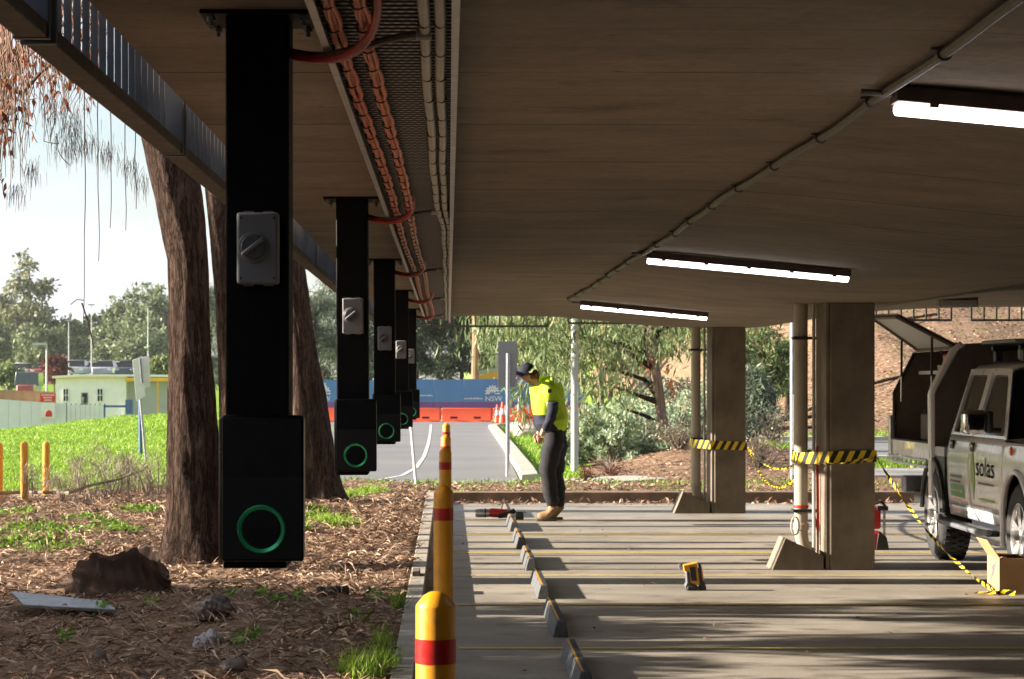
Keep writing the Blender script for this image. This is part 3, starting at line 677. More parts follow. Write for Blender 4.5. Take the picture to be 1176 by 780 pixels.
    gr = [W(334,59,yy)+Vector((-.01,0,0)), W(365,64,5.05), W(400,58,4.97), W(440,47,4.92), W(470,41,4.88), W(488,40,4.86)]
    sp = smoothp(gr, 6); mb = MB(); mb.tube(sp, .0085, 8); mb.build('grey_conduit', 'darkconduit', t, smooth=True)
    p = W(489,39,4.85); mb = MB(); mb.tube([p+Vector((-.02,0,0)), p+Vector((.012,0,0))], .014, 10); mb.build('conduit_joint', 'conduit', t, smooth=True)
    return t
st = station(); st['label'] = 'nearest and largest hanging black car charger with a green ring'
labs = ['second hanging black car charger, right of the leaning tree trunk', 'third hanging black car charger in the row', 'fourth hanging black car charger, half hidden behind the third', 'fifth and furthest hanging black car charger']
for i, lb in enumerate(labs):
    c = copy_tree(st); c.location.y = 5.05*(i+2)-.0; c['label'] = lb
    # farther units turn by tiny amounts, as hung
    c.rotation_euler = (0, R(random.uniform(-.25,.25)), R(random.uniform(-1,1)))

# ------------------------------------------------------------------ bollards
def bollard(x, y, z0, r, h, band_w, group, label, lean=0):
    t = thing('bollard', label, 'bollard', (x, y, z0), group)
    mb = MB(); mb.lathe([(r,-.05),(r,h-.038),(r*.97,h-.032),(r*.60,h-.010),(r*.3,h-.002),(.002,h)], (x,y,z0), 'z', 28); mb.build('post', 'yellow', t, smooth=True, angle=50)
    if band_w:
        mb = MB(); mb.lathe([(r+.0008,h-.14-band_w/2),(r+.0012,h-.14-band_w/2),(r+.0012,h-.14+band_w/2),(r+.0008,h-.14+band_w/2)], (x,y,z0), 'z', 28)
        mb.f = [f for f in mb.f if len(f) == 4]; mb.build('reflective_band', 'redband', t, smooth=True, angle=50)
    t.rotation_euler = (0, R(lean), 0); return t
for i, (Y, lb) in enumerate([(5.54,'nearest yellow bollard with a red band, lit at its foot'), (11.3,'second yellow bollard with a red band, right behind the nearest'), (17.9,'third yellow bollard in the row with a red band'), (22.4,'fourth yellow bollard, its banded top showing'), (29.0,'fifth and furthest yellow bollard in the row')]):
    bollard(-.030+(0.006 if i else 0), Y, 0, .0475, 1.03, .058, 'yellow bollards along the kerb', lb)
for px, py, h, lb in [(28,573,.70,'plain yellow bollard in the middle of three at the grass edge'), (53,566,.66,'plain yellow bollard rightmost of three, behind dry twigs'), (-1,572,.68,'plain yellow bollard cut by the left edge of the picture')]:
    Y = 1.38*F/(py-VY); bollard((px-VX)*Y/F, Y, .13, .046, h, 0, 'plain yellow bollards at the grass edge', lb)

# ------------------------------------------------------------------ wheel stops
def wheel_stop(yc, label):
    t = thing('wheel_stop', label, 'wheel stop', (.67, yc, 0), 'rubber wheel stops in a row')
    Lh = .76; xa, xb = .622, .716; ta, tb = .648, .702; h = .1
    mb = MB(); mb.add([(xa,yc-Lh,0.001),(xb,yc-Lh,0.001),(tb,yc-Lh+.02,h),(ta,yc-Lh+.02,h),(xa,yc+Lh,0.001),(xb,yc+Lh,0.001),(tb,yc+Lh-.02,h),(ta,yc+Lh-.02,h)],
        [(0,1,2,3),(7,6,5,4),(0,3,7,4),(1,5,6,2),(3,2,6,7),(0,4,5,1)]); mb.build('body', 'stoprubber', t, bevel=.006)
    mb = MB(); mb.bb(ta+.006, ta+.018, yc-Lh+.04, yc+Lh-.04, h+.0005, h+.002); mb.build('yellow_strip', 'yellow', t)
    mb = MB()
    for k in range(24):
        y_ = yc-Lh+.05+k*(2*Lh-.1)/23; mb.bb(ta+.024, tb-.006, y_-.012, y_+.012, h+.0005, h+.004)
    mb.build('tread', 'stoprubber', t)
for i, lb in enumerate(['nearest wheel stop, cut by the bottom edge','second wheel stop from the front','third wheel stop from the front','fourth wheel stop in the row','fifth wheel stop in the row','sixth wheel stop, next to the power tool','seventh and furthest wheel stop, by the end kerb']):
    wheel_stop(12.3+2.5*i-.0, 'rubber wheel stop with a yellow strip, '+lb)

# ------------------------------------------------------------------ tree trunks at left
def trunk(name, label, Y, edges, top_extra, barkm='bark', z0=.1, crown=True, group='large trees along the left of the car park', seed=1):
    """edges: list (py, pxl, pxr)"""
    pts = [(EYE-(py-VY)*Y/F, (pl-VX)*Y/F, (pr-VX)*Y/F) for py, pl, pr in edges]
    pts.sort(); zs = [p[0] for p in pts]; c = [(p[1]+p[2])/2 for p in pts]; r = [(p[2]-p[1])/2 for p in pts]
    base = Vector((c[0], Y, z0)); t = thing(name, label, 'tree', base, group)
    H = top_extra; nseg = 90; nr = 56; vs = []
    rs = random.Random(seed); ph = [rs.uniform(0,6.28) for _ in range(12)]
    for i in range(nseg+1):
        z = zs[0]-.1+(H-zs[0])*(i/nseg)
        cx = float(np.interp(z, zs, c)) if z <= zs[-1] else c[-1]+(z-zs[-1])*(c[-1]-c[-2])/(zs[-1]-zs[-2])*.5
        rr = float(np.interp(z, zs, r)) if z <= zs[-1] else r[-1]*max(.3, 1-(z-zs[-1])/9)
        flare = 1+.35*math.exp(-(z-zs[0])*5)
        for k in range(nr):
            a = 2*math.pi*k/nr
            ridg = .03*math.sin(a*7+ph[0]+1.8*math.sin(z*2.3+ph[1]))+.022*math.sin(a*13+ph[2]+2.2*math.sin(z*3.9+ph[3]))+.03*math.sin(a*3+z*1.1+ph[4])+.014*math.sin(a*23+z*5+ph[5])+rs.uniform(-.014,.014)
            ridg += .025*math.sin(z*9+a*2+ph[6])*math.sin(a*5+ph[7])
            fl = flare+.12*math.exp(-(z-zs[0])*4)*math.sin(a*5+ph[8])
            q = rr*.94*(fl+ridg); vs.append((cx+q*math.cos(a), Y+q*math.sin(a), z))
    mb = MB(); mb.add(vs, [(i*nr+k, i*nr+(k+1)%nr, (i+1)*nr+(k+1)%nr, (i+1)*nr+k) for i in range(nseg) for k in range(nr)])
    mb.build('trunk', barkm, t, smooth=True, angle=70)
    if crown:
        cx = vs[-1][0]; cs, rr = crown_clumps((cx, Y, H+1.8), (2.8,2.8,1.6), 16, 1.0)
        mb = MB()
        for q in cs[:9]: mb.tube([(cx, Y, H-.3), ((cx+q[0])/2, (Y+q[1])/2, H+.5), tuple(q)], [.09,.05,.015], 6)
        mb.build('limb', barkm, t, smooth=True)
        V, Fq_ = leaves(blob_points(cs, rr, 2500), .22, .03, (0,0,-1), .8); npmesh('crown', V, Fq_, 'l_far', t)
    return t
trunk('ironbark_tree', 'thick brown tree trunk left of the nearest charger', 18.0, [(655,183,262),(600,190,258),(500,192,254),(400,193,243),(300,192,240),(250,181,236),(200,170,228),(150,158,222)], 7.5, seed=1)
trunk('ironbark_tree', 'slimmer tree trunk partly hidden between the thick trunk and the charger', 25.0, [(590,249,286),(450,251,274),(350,247,268),(280,241,266),(200,233,262),(150,226,256)], 8.5, seed=2)
trunk('ironbark_tree', 'leaning tree trunk right of the nearest charger', 28.0, [(576,346,394),(520,342,386),(450,334,375),(400,328,364),(330,320,354),(280,312,346),(230,306,338)], 8.5, seed=3)
trunk('ironbark_tree', 'lit tree trunk just behind the leaning trunk', 31.0, [(566,336,352),(450,333,351),(350,330,346),(280,328,342)], 8.5, 'bark2', seed=4)

# trees outside the picture on the left: they cast the bars of shade across the floor
xsun = -8.6
stripes = [(26.3,.13),(23.85,.12),(21.75,.14),(19.95,.13),(18.35,.12),(27.9,.12),(25.1,.07),(22.7,.07),(16.3,.12),(20.9,.06),(19.3,.05)]
for i, (Y, r) in enumerate(stripes):
    x_ = xsun-.9*math.sin(i*1.7); t = thing('gum_tree', 'slender gum tree outside the picture on the left, its trunk shading the floor', 'tree', (x_, Y, .1), 'slender gum trees outside the picture')
    mb = MB(); mb.tube([(x_, Y+.06*math.sin(k*.9+i), .0+k*.8) for k in range(12)], [r*(1-.03*k) for k in range(12)], 10); mb.build('trunk', 'bark2', t, smooth=True)
    cs, rr = crown_clumps((x_, Y, 9.6), (1.2,1.2,1.3), 8, .6); V, Fq_ = leaves(blob_points(cs, rr, 500), .3, .06, (0,0,-1), .8); npmesh('crown', V, Fq_, 'l_far', t)
def shade_tree(x, Y, zc, rad, n, label):
    t = thing('bushy_tree', label, 'tree', (x, Y, .1), 'bushy trees outside the picture')
    mb = MB(); mb.tube([(x, Y, 0), (x+.1, Y, zc*.5), (x, Y, zc+rad[2]*.6)], [.14,.1,.03], 8)
    cs, rr = crown_clumps((x, Y, zc), rad, 14, .5)
    for q in cs: mb.tube([(x, Y, zc*.7), tuple((Vector((x,Y,zc*.8))+Vector(q))/2), tuple(q)], [.05,.03,.008], 5)
    mb.build('trunk', 'bark2', t, smooth=True); V, Fq_ = leaves(blob_points(cs, rr, n), .17, .05, (0,0,-.5), 1); npmesh('crown', V, Fq_, 'l_euc', t)
shade_tree(-7.2, 13.9, 3.6, (1.5,1.35,2.1), 7600, 'bushy tree outside the picture left, shading the front bays')
shade_tree(-7.6, 11.6, 3.4, (1.5,1.3,2.4), 9000, 'bushy tree outside the picture left, nearest the viewpoint')
shade_tree(-8.3, 15.7, 3.9, (1.2,.85,1.5), 3600, 'bushy tree outside the picture left, shading the third bay')
shade_tree(-7.4, 8.6, 3.6, (1.5,1.9,2.8), 9000, 'bushy tree outside the picture left, beside the nearest charger')
shade_tree(-7.4, 5.2, 3.6, (1.5,1.9,2.8), 4200, 'bushy tree outside the picture left, level with the first charger')
shade_tree(-5.9, 14.6, 1.6, (.9,1.3,1.0), 4200, 'low bushy tree outside the picture left, shading the stump side')
shade_tree(-6.4, 13.0, 1.8, (.9,1.6,1.1), 4600, 'low bushy tree outside the picture left, shading the stump')
exec_part2 = True

# ------------------------------------------------------------------ person
def skin_obj(name, m, verts, edges, radii, parent, root=0, sub=2, solid=None, scale=1):
    me = bpy.data.meshes.new(name); off = world_loc(parent)
    me.from_pydata([(v[0]-off.x, v[1]-off.y, v[2]-off.z) for v in verts], edges, [])
    o = bpy.data.objects.new(name, me); COL.objects.link(o); me.materials.append(M[m])
    sk = o.modifiers.new('skin', 'SKIN'); sk.use_smooth_shade = True
    if not me.skin_vertices: 
        bm = bmesh.new(); bm.from_mesh(me); bm.verts.layers.skin.verify(); bm.to_mesh(me); bm.free()
    for i, r in enumerate(radii):
        d = me.skin_vertices[0].data[i]; r = r if isinstance(r, tuple) else (r, r); d.radius = (r[0]*scale, r[1]*scale); d.use_root = (i == root)
    sb = o.modifiers.new('sub', 'SUBSURF'); sb.levels = sub; sb.render_levels = sub
    dg = bpy.context.evaluated_depsgraph_get(); dg.update(); ev = o.evaluated_get(dg)
    me2 = bpy.data.meshes.new_from_object(ev); o.modifiers.clear(); o.data = me2
    for p in me2.polygons: p.use_smooth = True
    if not me2.materials: me2.materials.append(M[m])
    o.parent = parent; return o
def jitter(o, amp, freq):
    for v in o.data.vertices:
        p = v.co; n = v.normal
        v.co = p+n*amp*(math.sin(p.z*freq+p.x*freq*.7)+.6*math.sin(p.z*freq*2.3-p.y*freq*1.4+p.x*9))
PX, PY = 1.10, 26.0
per = thing('person', 'worker in a fluoro yellow top and dark cap, standing and looking down', 'person', (PX, PY, 0))
def q(dx, dy, z): return (PX+dx, PY+dy, z)
# body: head, neck, torso, legs, arms and hands as one surface
bv = [q(.075,0,.93),   #0 pelvis
      q(.03,0,1.12), q(-.01,0,1.34), q(-.03,0,1.46),  #1,2,3
      q(-.10,0,1.53), q(-.165,0,1.56), # 4,5 neck
      q(-.232,0,1.60), q(-.225,0,1.655), # 6 head mid,7 crown
      q(-.288,0,1.548), # 8 jaw/chin
      q(.07,-.09,.88), q(.0,-.11,.50), q(.04,-.11,.10), q(-.08,-.11,.05), #9..12 near leg
      q(.10,.09,.88), q(.08,.10,.50), q(.12,.10,.10), q(.0,.10,.05),   #13..16 far leg
      q(-.02,-.17,1.44), q(.04,-.24,1.20), q(-.065,-.24,.985), q(-.085,-.238,.93), #17..20 near arm
      q(-.02,.17,1.44), q(.03,.24,1.2), q(-.08,.24,.985), q(-.10,.238,.93)]  #21..24
be = [(0,1),(1,2),(2,3),(3,4),(4,5),(5,6),(6,7),(6,8),(0,9),(9,10),(10,11),(11,12),(0,13),(13,14),(14,15),(15,16),(3,17),(17,18),(18,19),(19,20),(3,21),(21,22),(22,23),(23,24)]
br_ = [.10,.105,.12,.09,.06,.062,.102,.085,.06,.085,.06,.042,.035,.085,.06,.042,.035,.055,.042,.03,.034,.055,.042,.03,.034]
body = skin_obj('body', 'skin', bv, be, br_, per)
# fingers and thumb joined into the body mesh; nose and ears too
bmf = bmesh.new(); bmf.from_mesh(body.data)
extra = MB(); off = world_loc(per)
for sy, x0 in ((-1, -.088), (1, -.103)):
    for k in range(4):
        ln = [.07,.078,.073,.058][k]; xx = x0+(k-1.5)*.017; yy = sy*.238
        extra.tube([q(xx,yy,.925), q(xx-.004,yy-sy*.004,.925-ln*.5), q(xx-.004+.004,yy-sy*.018,.925-ln*.85), q(xx+.004,yy-sy*.028,.925-ln)], [.0095,.009,.008,.006], 8)
    extra.tube([q(x0-.02,yy-sy*.005,.95), q(x0-.042,yy-sy*.012,.925), q(x0-.046,yy-sy*.02,.895)], [.011,.0095,.007], 8)
extra.tube([q(-.318,0,1.60), q(-.342,0,1.572), q(-.322,0,1.565)], [.008,.014,.011], 8)
for s_ in (-1, 1): extra.tube([q(-.215,s_*.086,1.615), q(-.21,s_*.095,1.595), q(-.218,s_*.088,1.575)], [.012,.014,.008], 8)
vv = [bmf.verts.new(Vector(p)-off) for p in extra.v]
for f in extra.f:
    try: bmf.faces.new([vv[i] for i in f]).smooth = True
    except ValueError: pass
bmf.to_mesh(body.data); bmf.free()
mb = MB()
for s_ in (-1, 1): mb.lathe([(.009,0),(.006,-.004),(.001,-.005)], q(-.314, s_*.034, 1.602), 'x', 8)
mb.build('eye', 'blackplastic', per)
jk = skin_obj('hoodie', 'hivis', [q(.075,0,.92), q(.035,0,1.10), q(.0,0,1.30), q(-.02,0,1.43), q(-.075,0,1.52), q(-.01,-.19,1.44), q(.045,-.245,1.30), q(.0,.19,1.44), q(.04,.245,1.30)],
    [(0,1),(1,2),(2,3),(3,4),(3,5),(5,6),(3,7),(7,8)], [(.125,.125),(.165,.16),(.155,.16),(.12,.125),(.075,.08),.072,.066,.072,.066], per, root=2, scale=1.28)
jitter(jk, .005, 34)
for sy in (-1, 1):
    s_ = skin_obj('sleeve', 'navy', [q(.045,sy*.245,1.32), q(.055,sy*.25,1.22), q(.0,sy*.25,1.09), q(-.055,sy*.242,.985)], [(0,1),(1,2),(2,3)], [.073,.068,.054,.040], per, root=1); jitter(s_, .004, 45)
pm = jk.data.copy(); bmf = bmesh.new(); bmf.from_mesh(pm); bmf.normal_update()
for v in bmf.verts: v.co += v.normal*.006
for co_, no_ in (((0,0,1.17),(0,0,1)), ((0,0,.95),(0,0,-1)), ((-.03,0,1.17),(.75,0,.65))):
    bmesh.ops.bisect_plane(bmf, geom=bmf.verts[:]+bmf.edges[:]+bmf.faces[:], plane_co=co_, plane_no=no_, clear_outer=True)
bmf.to_mesh(pm); bmf.free(); pm.materials.clear()
pk = finish('front_pocket', pm, 'navy', per); 
for p_ in pm.polygons: p_.use_smooth = True
hd = skin_obj('hood', 'hivis', [q(-.03,0,1.50), q(-.02,.07,1.51), q(-.07,.10,1.50), q(-.02,-.07,1.51), q(-.07,-.10,1.50)], [(0,1),(1,2),(0,3),(3,4)], [.075,.065,.045,.065,.045], per, scale=1.1); jitter(hd, .004, 40)
mb = MB(); mb.box(q(.0,-.262,1.40), (.04,.012,.11), (0,R(12),0)); mb.build('arm_pocket', 'navy', per, bevel=.004)
tr = skin_obj('trousers', 'trouser', [q(.065,0,1.10), q(.065,-.085,.86), q(.005,-.11,.68), q(-.005,-.115,.5), q(.035,-.115,.28), q(.045,-.11,.13), q(.11,.085,.86), q(.09,.10,.68), q(.085,.10,.5), q(.12,.105,.28), q(.125,.10,.13)],
    [(0,1),(1,2),(2,3),(3,4),(4,5),(0,6),(6,7),(7,8),(8,9),(9,10)], [.105,.115,.105,.088,.08,.07,.115,.105,.088,.08,.07], per, scale=1.12)
jitter(tr, .008, 28)
for sy, dx in ((-.11, 0), (.10, .08)):
    b = skin_obj('boot', 'boot', [q(.055+dx,sy,.15), q(.055+dx,sy,.075), q(-.04+dx,sy,.058), q(-.125+dx,sy,.045)], [(0,1),(1,2),(2,3)], [(.055,.055),(.056,.056),(.048,.05),(.036,.044)], per, root=1, scale=1.12)
    mb = MB(); mb.prism([q(.09+dx,sy-.036,.002), q(.09+dx,sy+.036,.002), q(-.07+dx,sy+.046,.002), q(-.135+dx,sy+.028,.002), q(-.135+dx,sy-.028,.002), q(-.07+dx,sy-.046,.002)], (0,0,.03)); mb.build('sole', 'sole', b, bevel=.006)
# cap: crown + brim, tilted down
def capmesh():
    mb = MB(); n = 28; vs = []; rings = 8; c = Vector(q(-.238,0,1.628)); rot = Euler((0, R(-42), 0)).to_matrix()
    for i in range(rings+1):
        a = math.pi/2*i/rings
        for k in range(n):
            b = 2*math.pi*k/n; vs.append(c+rot @ Vector((.122*math.cos(a)*math.cos(b), .104*math.cos(a)*math.sin(b), .11*math.sin(a))))
    mb.add(vs, [(i*n+k,i*n+(k+1)%n,(i+1)*n+(k+1)%n,(i+1)*n+k) for i in range(rings) for k in range(n)])
    return mb, c, rot
mb, c, rot = capmesh(); cap = mb.build('cap', 'navy', per, smooth=True)
mb = MB(); P = []
for k in range(13):
    b = R(-62+k*124/12); P.append(c+rot @ Vector((-.114*math.cos(b)-.0, .1*math.sin(b), .004)))
for k in range(13):
    b = R(62-k*124/12); P.append(c+rot @ Vector((-.114*math.cos(b)-.085*math.cos(b*.8), .1*math.sin(b), -.012-.01*math.cos(b))))
mb.prism(P, (0,0,.006)); mb.build('brim', 'navy', cap)
hv = [q(-.165,0,1.655), q(-.135,0,1.61), q(-.12,0,1.57), q(-.155,.06,1.6), q(-.155,-.06,1.6), q(-.19,-.082,1.605)]
hr = skin_obj('hair', 'hair', hv, [(0,1),(1,2),(1,3),(1,4),(4,5)], [.06,.062,.045,.045,.045,.03], per, root=1); jitter(hr, .006, 70)

# ------------------------------------------------------------------ utility vehicle
K = 1.015
ut = thing('utility_vehicle', 'white dual cab ute with its canopy hatch open beside the column', 'ute', (4.9, 19.0, 0))
def V3(x, y, z): return (x*K, y*K, (z-EYE)*K+EYE)
class VB(MB):
    def add(s, vs, fs): return super().add([V3(*p) for p in vs], fs)
XL, XR = 4.12, 5.80      # outer body sides
def sidex(z):            # body section from the side: slightly bellied, tumblehome above the belt
    return XL + float(np.interp(z, [.45,.55,.75,.95,1.08,1.11,1.62], [.035,.012,0,.0,.022,.035,.195]))
def mir(x): return XL+XR-x
HW, RW = 17.05, 20.04    # wheel centres
def lower_bound(y):
    z = .50
    for c, r in ((HW,.47),):
        d = abs(y-c)
        if d < r: z = max(z, .40+math.sqrt(r*r-d*d))
    return z
# doors and wing panels as curved grids
def panel(name, y0, y1, lo, hi, mirror, m='vanwhite', parent=ut, n=16, rows=9, inset=0):
    for sgn in ((0, 1) if mirror else (0,)):
        mb = VB(); vs = []
        for i in range(n+1):
            y = y0+(y1-y0)*i/n; a, b = lo(y), hi(y)
            for j in range(rows+1):
                z = a+(b-a)*j/rows; x = sidex(z)+inset
                vs.append(((mir(x) if sgn else x), y, z))
        r_ = rows+1
        mb.add(vs, [(i*r_+j, i*r_+j+1, (i+1)*r_+j+1, (i+1)*r_+j) for i in range(n) for j in range(rows)])
        o = mb.build(name, m, parent, smooth=True)
        md = o.modifiers.new('solid', 'SOLIDIFY'); md.thickness = .02; md.offset = -1 if not sgn else -1
        yield o
belt = lambda y: 1.10
g = .004
rd = list(panel('rear_door', 18.62+g, 19.42, lambda y: .53+.0*max(0,(y-19.2)), belt, True))
fd = list(panel('front_door', 17.52+g, 18.62-g, lambda y: max(.53, lower_bound(y)), belt, True))
wg = list(panel('front_wing', 16.25, 17.52-g, lambda y: max(.56, lower_bound(y)), lambda y: 1.08-.05*max(0,(16.8-y))/.5, True, n=30))
sl = list(panel('sill', 17.5, 19.44, lambda y: .44, lambda y: .525, True, rows=3))
# front wheel arch lip
for sgn in (0, 1):
    mb = VB(); pth = []
    for a in np.linspace(R(-12), R(192), 30): 
        z = .40+.475*math.sin(a); x = sidex(max(z,.5))-.012; pth.append(((mir(x) if sgn else x), HW+.475*math.cos(a), z))
    mb.tube(pth, .022, 8); mb.build('wheel_arch_lip', 'vanwhite', ut, smooth=True)
# door apertures above belt: frames with dark glass
def xat(z): return sidex(z)
def frame(yz_out, yz_in, name, par, sgn):
    f = (lambda x: mir(x)) if sgn else (lambda x: x); n = len(yz_out)
    mb = VB(); vs = [(f(xat(z)-.0), y, z) for y, z in yz_out]+[(f(xat(z)-.004), y, z) for y, z in yz_in]
    o_ = [(f(xat(z)+.03), y, z) for y, z in yz_in]
    vs += o_
    mb.add(vs, [(i,(i+1)%n,(i+1)%n+n,i+n) for i in range(n)]+[(i+n,(i+1)%n+n,(i+1)%n+2*n,i+2*n) for i in range(n)])
    return mb.build(name, 'vanwhite', par, smooth=True)
def rounded(pts, r=.06, k=5):
    out = []; n = len(pts)
    for i in range(n):
        p0, p1, p2 = [Vector(pts[(i+j-1) % n]) for j in range(3)]
        a = p1+(p0-p1).normalized()*r; b = p1+(p2-p1).normalized()*r
        for j in range(k+1): t_ = j/k; out.append(tuple(a*(1-t_)**2+p1*2*t_*(1-t_)+b*t_*t_))
    return out
def outer(pts_in, pts_out): return rounded(pts_in), rounded(pts_out, .012)
for sgn in (0, 1):
    inn, out = outer([(19.33,1.12),(18.68,1.12),(18.72,1.585),(19.35,1.585)], [(19.42,1.10),(18.62,1.10),(18.64,1.635),(19.41,1.635)])
    frame(out, inn, 'window_frame', rd[sgn], sgn)
    f = (lambda x: mir(x)) if sgn else (lambda x: x)
    mb = VB(); mb.add([(f(xat(z)+.02), y, z) for y, z in inn], [tuple(range(len(inn)))]); mb.build('window_glass', 'glassdark', rd[sgn])
    inn, out = outer([(18.56,1.12),(17.58,1.12),(18.03,1.58),(18.565,1.585)], [(18.62,1.10),(17.48,1.10),(17.98,1.63),(18.64,1.635)])
    frame(out, inn, 'window_frame', fd[sgn], sgn)
    mb = VB(); mb.add([(f(xat(z)+.02), y, z) for y, z in inn], [tuple(range(len(inn)))]); mb.build('window_glass', 'glassdark', fd[sgn])
    for (y_, z_), dr in (((19.25,1.02), rd[sgn]), ((18.50,1.015), fd[sgn])):
        mb = VB(); x_ = f(xat(z_)-.006); mb.box((x_, y_, z_), (.02,.11,.075)); h = mb.build('door_handle', 'blackplastic', dr, bevel=.012)
        mb = VB(); mb.box((f(xat(z_)-.02), y_, z_+.012), (.012,.085,.022)); mb.build('grip', 'chrome', h, bevel=.004)
    mb = VB(); x_ = f(xat(1.0)-.003); mb.lathe([(.0,0),(.034,0),(.03,-.012),(.001,-.016)] if not sgn else [(.034,0),(.03,.012),(.001,.016)], (x_, 17.22, 1.02), 'x', 14); mb.build('indicator', 'amber', wg[sgn], smooth=True)
    # mirrors
    mb = VB(); x_ = f(3.96); mb.box((x_, 17.72, 1.225), (.19,.10,.185), (0,0,R(12 if not sgn else -12))); mr = mb.build('side_mirror', 'chrome', ut, bevel=.035, seg=4)
    mb = VB(); mb.tube([(f(4.16),17.70,1.16),(f(4.05),17.71,1.17)], .022, 8); mb.build('mirror_arm', 'blackplastic', mr)
    mb = VB(); mb.box((f(4.075), 17.715, 1.225), (.05,.105,.17), (0,0,0)); mb.build('mirror_edge', 'blackplastic', mr, bevel=.02)
    # side steps
    mb = VB(); mb.bb(*sorted((f(4.035), f(4.14))), 17.62, 19.42, .365, .41); sp_ = mb.build('side_step', 'blackplastic', ut, bevel=.015)
    mb = VB(); mb.tube([(f(4.06),19.40,.42),(f(4.03),19.25,.39),(f(4.03),17.8,.385),(f(4.05),17.6,.40)], .022, 8); mb.build('step_tube', 'galvdark', sp_, smooth=True)
# cab shell
mb = VB(); c = 1.62
roof = [(4.315,c),(4.36,1.662),(4.55,1.69),(4.96,1.70),(5.37,1.69),(5.56,1.662),(5.605,c)]
ysr = [18.0, 18.2, 19.3, 19.43]; zo = [-.012, 0, 0, -.02]
vs = [(x, y, z+o) for y, o in zip(ysr, zo) for x, z in roof]; n = len(roof)
mb.add(vs, [(i*n+k, i*n+k+1, (i+1)*n+k+1, (i+1)*n+k) for i in range(3) for k in range(n-1)]); o = mb.build('roof', 'vanwhite', ut, smooth=True); md = o.modifiers.new('s', 'SOLIDIFY'); md.thickness = .02
mb = VB(); mb.add([(4.19,17.45,1.105),(5.73,17.45,1.105),(5.58,18.0,1.62),(4.34,18.0,1.62)], [(0,1,2,3)]); mb.build('windscreen', 'glassdark', ut)
mb = VB(); mb.add([(4.15,19.42,1.10),(5.77,19.42,1.10),(5.60,19.42,1.63),(4.32,19.42,1.63),(4.14,19.42,.5),(5.78,19.42,.5)], [(0,1,2,3),(4,5,1,0)]); mb.build('rear_wall', 'vanwhite', ut)
mb = VB(); mb.add([(4.14,17.46,1.10),(4.30,16.9,1.13),(4.96,16.85,1.17),(5.62,16.9,1.13),(5.78,17.46,1.10),(4.96,17.46,1.15),(4.16,16.2,1.05),(4.96,16.15,1.08),(5.76,16.2,1.05)], [(0,1,2,5),(5,2,3,4),(1,6,7,2),(2,7,8,3),(0,6,1),(4,3,8)]); o = mb.build('bonnet', 'vanwhite', ut, smooth=True)
mb = VB(); mb.bb(4.2,5.72,16.1,16.22,.75,1.04); mb.build('grille', 'blackplastic', ut, bevel=.02)
mb = VB(); mb.bb(4.14,5.78,15.95,16.2,.42,.72); mb.build('front_bumper', 'blackplastic', ut, bevel=.05)
for xx in (4.3, 5.62): mb = VB(); mb.bb(xx-.13,xx+.13,16.08,16.2,.8,.98); mb.build('headlight', 'glassdark', ut, bevel=.02)
mb = VB(); mb.bb(4.32,5.6,16.3,21.8,.42,.52); mb.bb(4.2,5.72,17.55,19.4,.45,.52); mb.build('chassis', 'blackplastic', ut)
mb = VB(); mb.bb(4.40,5.52,16.4,17.44,.5,1.0); mb.build('engine_bay', 'blackplastic', ut)
mb = VB(); mb.bb(4.3,5.6,17.6,19.35,.52,.9); mb.bb(4.4,4.85,18.0,18.5,.9,1.35); mb.bb(5.05,5.5,18.0,18.5,.9,1.35); mb.build('seats', 'blackplastic', ut, bevel=.04)
# wheels
def wheel(y, xo, flip):
    s = -1 if not flip else 1; r = .388; zc = EYE-(EYE-r)/K*1.0; zc = (r*K-EYE)/K+EYE  # tyre foot lands on z=0
    w = thing_child('wheel', ut, V3(xo, y, zc))
    mb = VB(); wd = .25
    p = [(r*.60,0),(r*.66,-.006),(r*.86,-.010),(r*.95,.008),(r*.985,.03),(r,.06),(r,wd-.06),(r*.985,wd-.03),(r*.9,wd),(r*.6,wd)]
    mb.lathe([(a, -s*b) for a, b in p], (xo, y, zc), 'x', 48); mb.f = [f for f in mb.f if len(f) == 4]
    tyre = mb.build('tyre', 'rubber', w, smooth=True)
    mb = VB()
    for k in range(40):
        a = 2*math.pi*k/40
        for j, off_ in enumerate((.045,.105,.165,.215)):
            aa = a+(.07 if j % 2 else 0); mb.box((xo-s*off_, y+(r+.001)*math.cos(aa), zc+(r+.001)*math.sin(aa)), (.036,.030,.014), (-(math.pi/2-aa),0,0))
    mb.build('tread', 'rubber', tyre)
    mb = VB(); ri = r*.62
    mb.lathe([(ri,-s*.0),(ri-.012,-s*-.004),(ri-.03,-s*.02),(ri-.035,-s*.16)], (xo, y, zc), 'x', 40); mb.f = [f for f in mb.f if len(f) == 4]
    rim = mb.build('rim', 'alloy', w, smooth=True)
    mb = VB(); mb.lathe([(ri-.03,-s*.14),(.01,-s*.145)], (xo,y,zc), 'x', 30); mb.build('brake_drum', 'galvdark', w)
    for k in range(6):
        a = 2*math.pi*k/6+.3; ca, sa = math.cos(a), math.sin(a); mb = VB()
        def PT(rad, t_, d): return (xo-s*d, y+rad*ca-t_*sa, zc+rad*sa+t_*ca)
        mb.add([PT(.06,-.034,.012),PT(.06,.034,.012),PT(ri-.012,.048,.004),PT(ri-.012,-.048,.004),PT(.06,-.026,.05),PT(.06,.026,.05),PT(ri-.03,.034,.04),PT(ri-.03,-.034,.04)], [(0,1,2,3),(4,7,6,5),(0,4,5,1),(1,5,6,2),(2,6,7,3),(3,7,4,0)])
        mb.build('spoke', 'alloy', rim, bevel=.006)
    mb = VB(); mb.lathe([(.07,-s*.02),(.068,-s*.005),(.045,s*.004),(.04,s*.03),(.033,s*.04),(.001,s*.042)], (xo, y, zc), 'x', 24); mb.build('hub_cap', 'alloy' if not flip else 'alloy', rim, smooth=True)
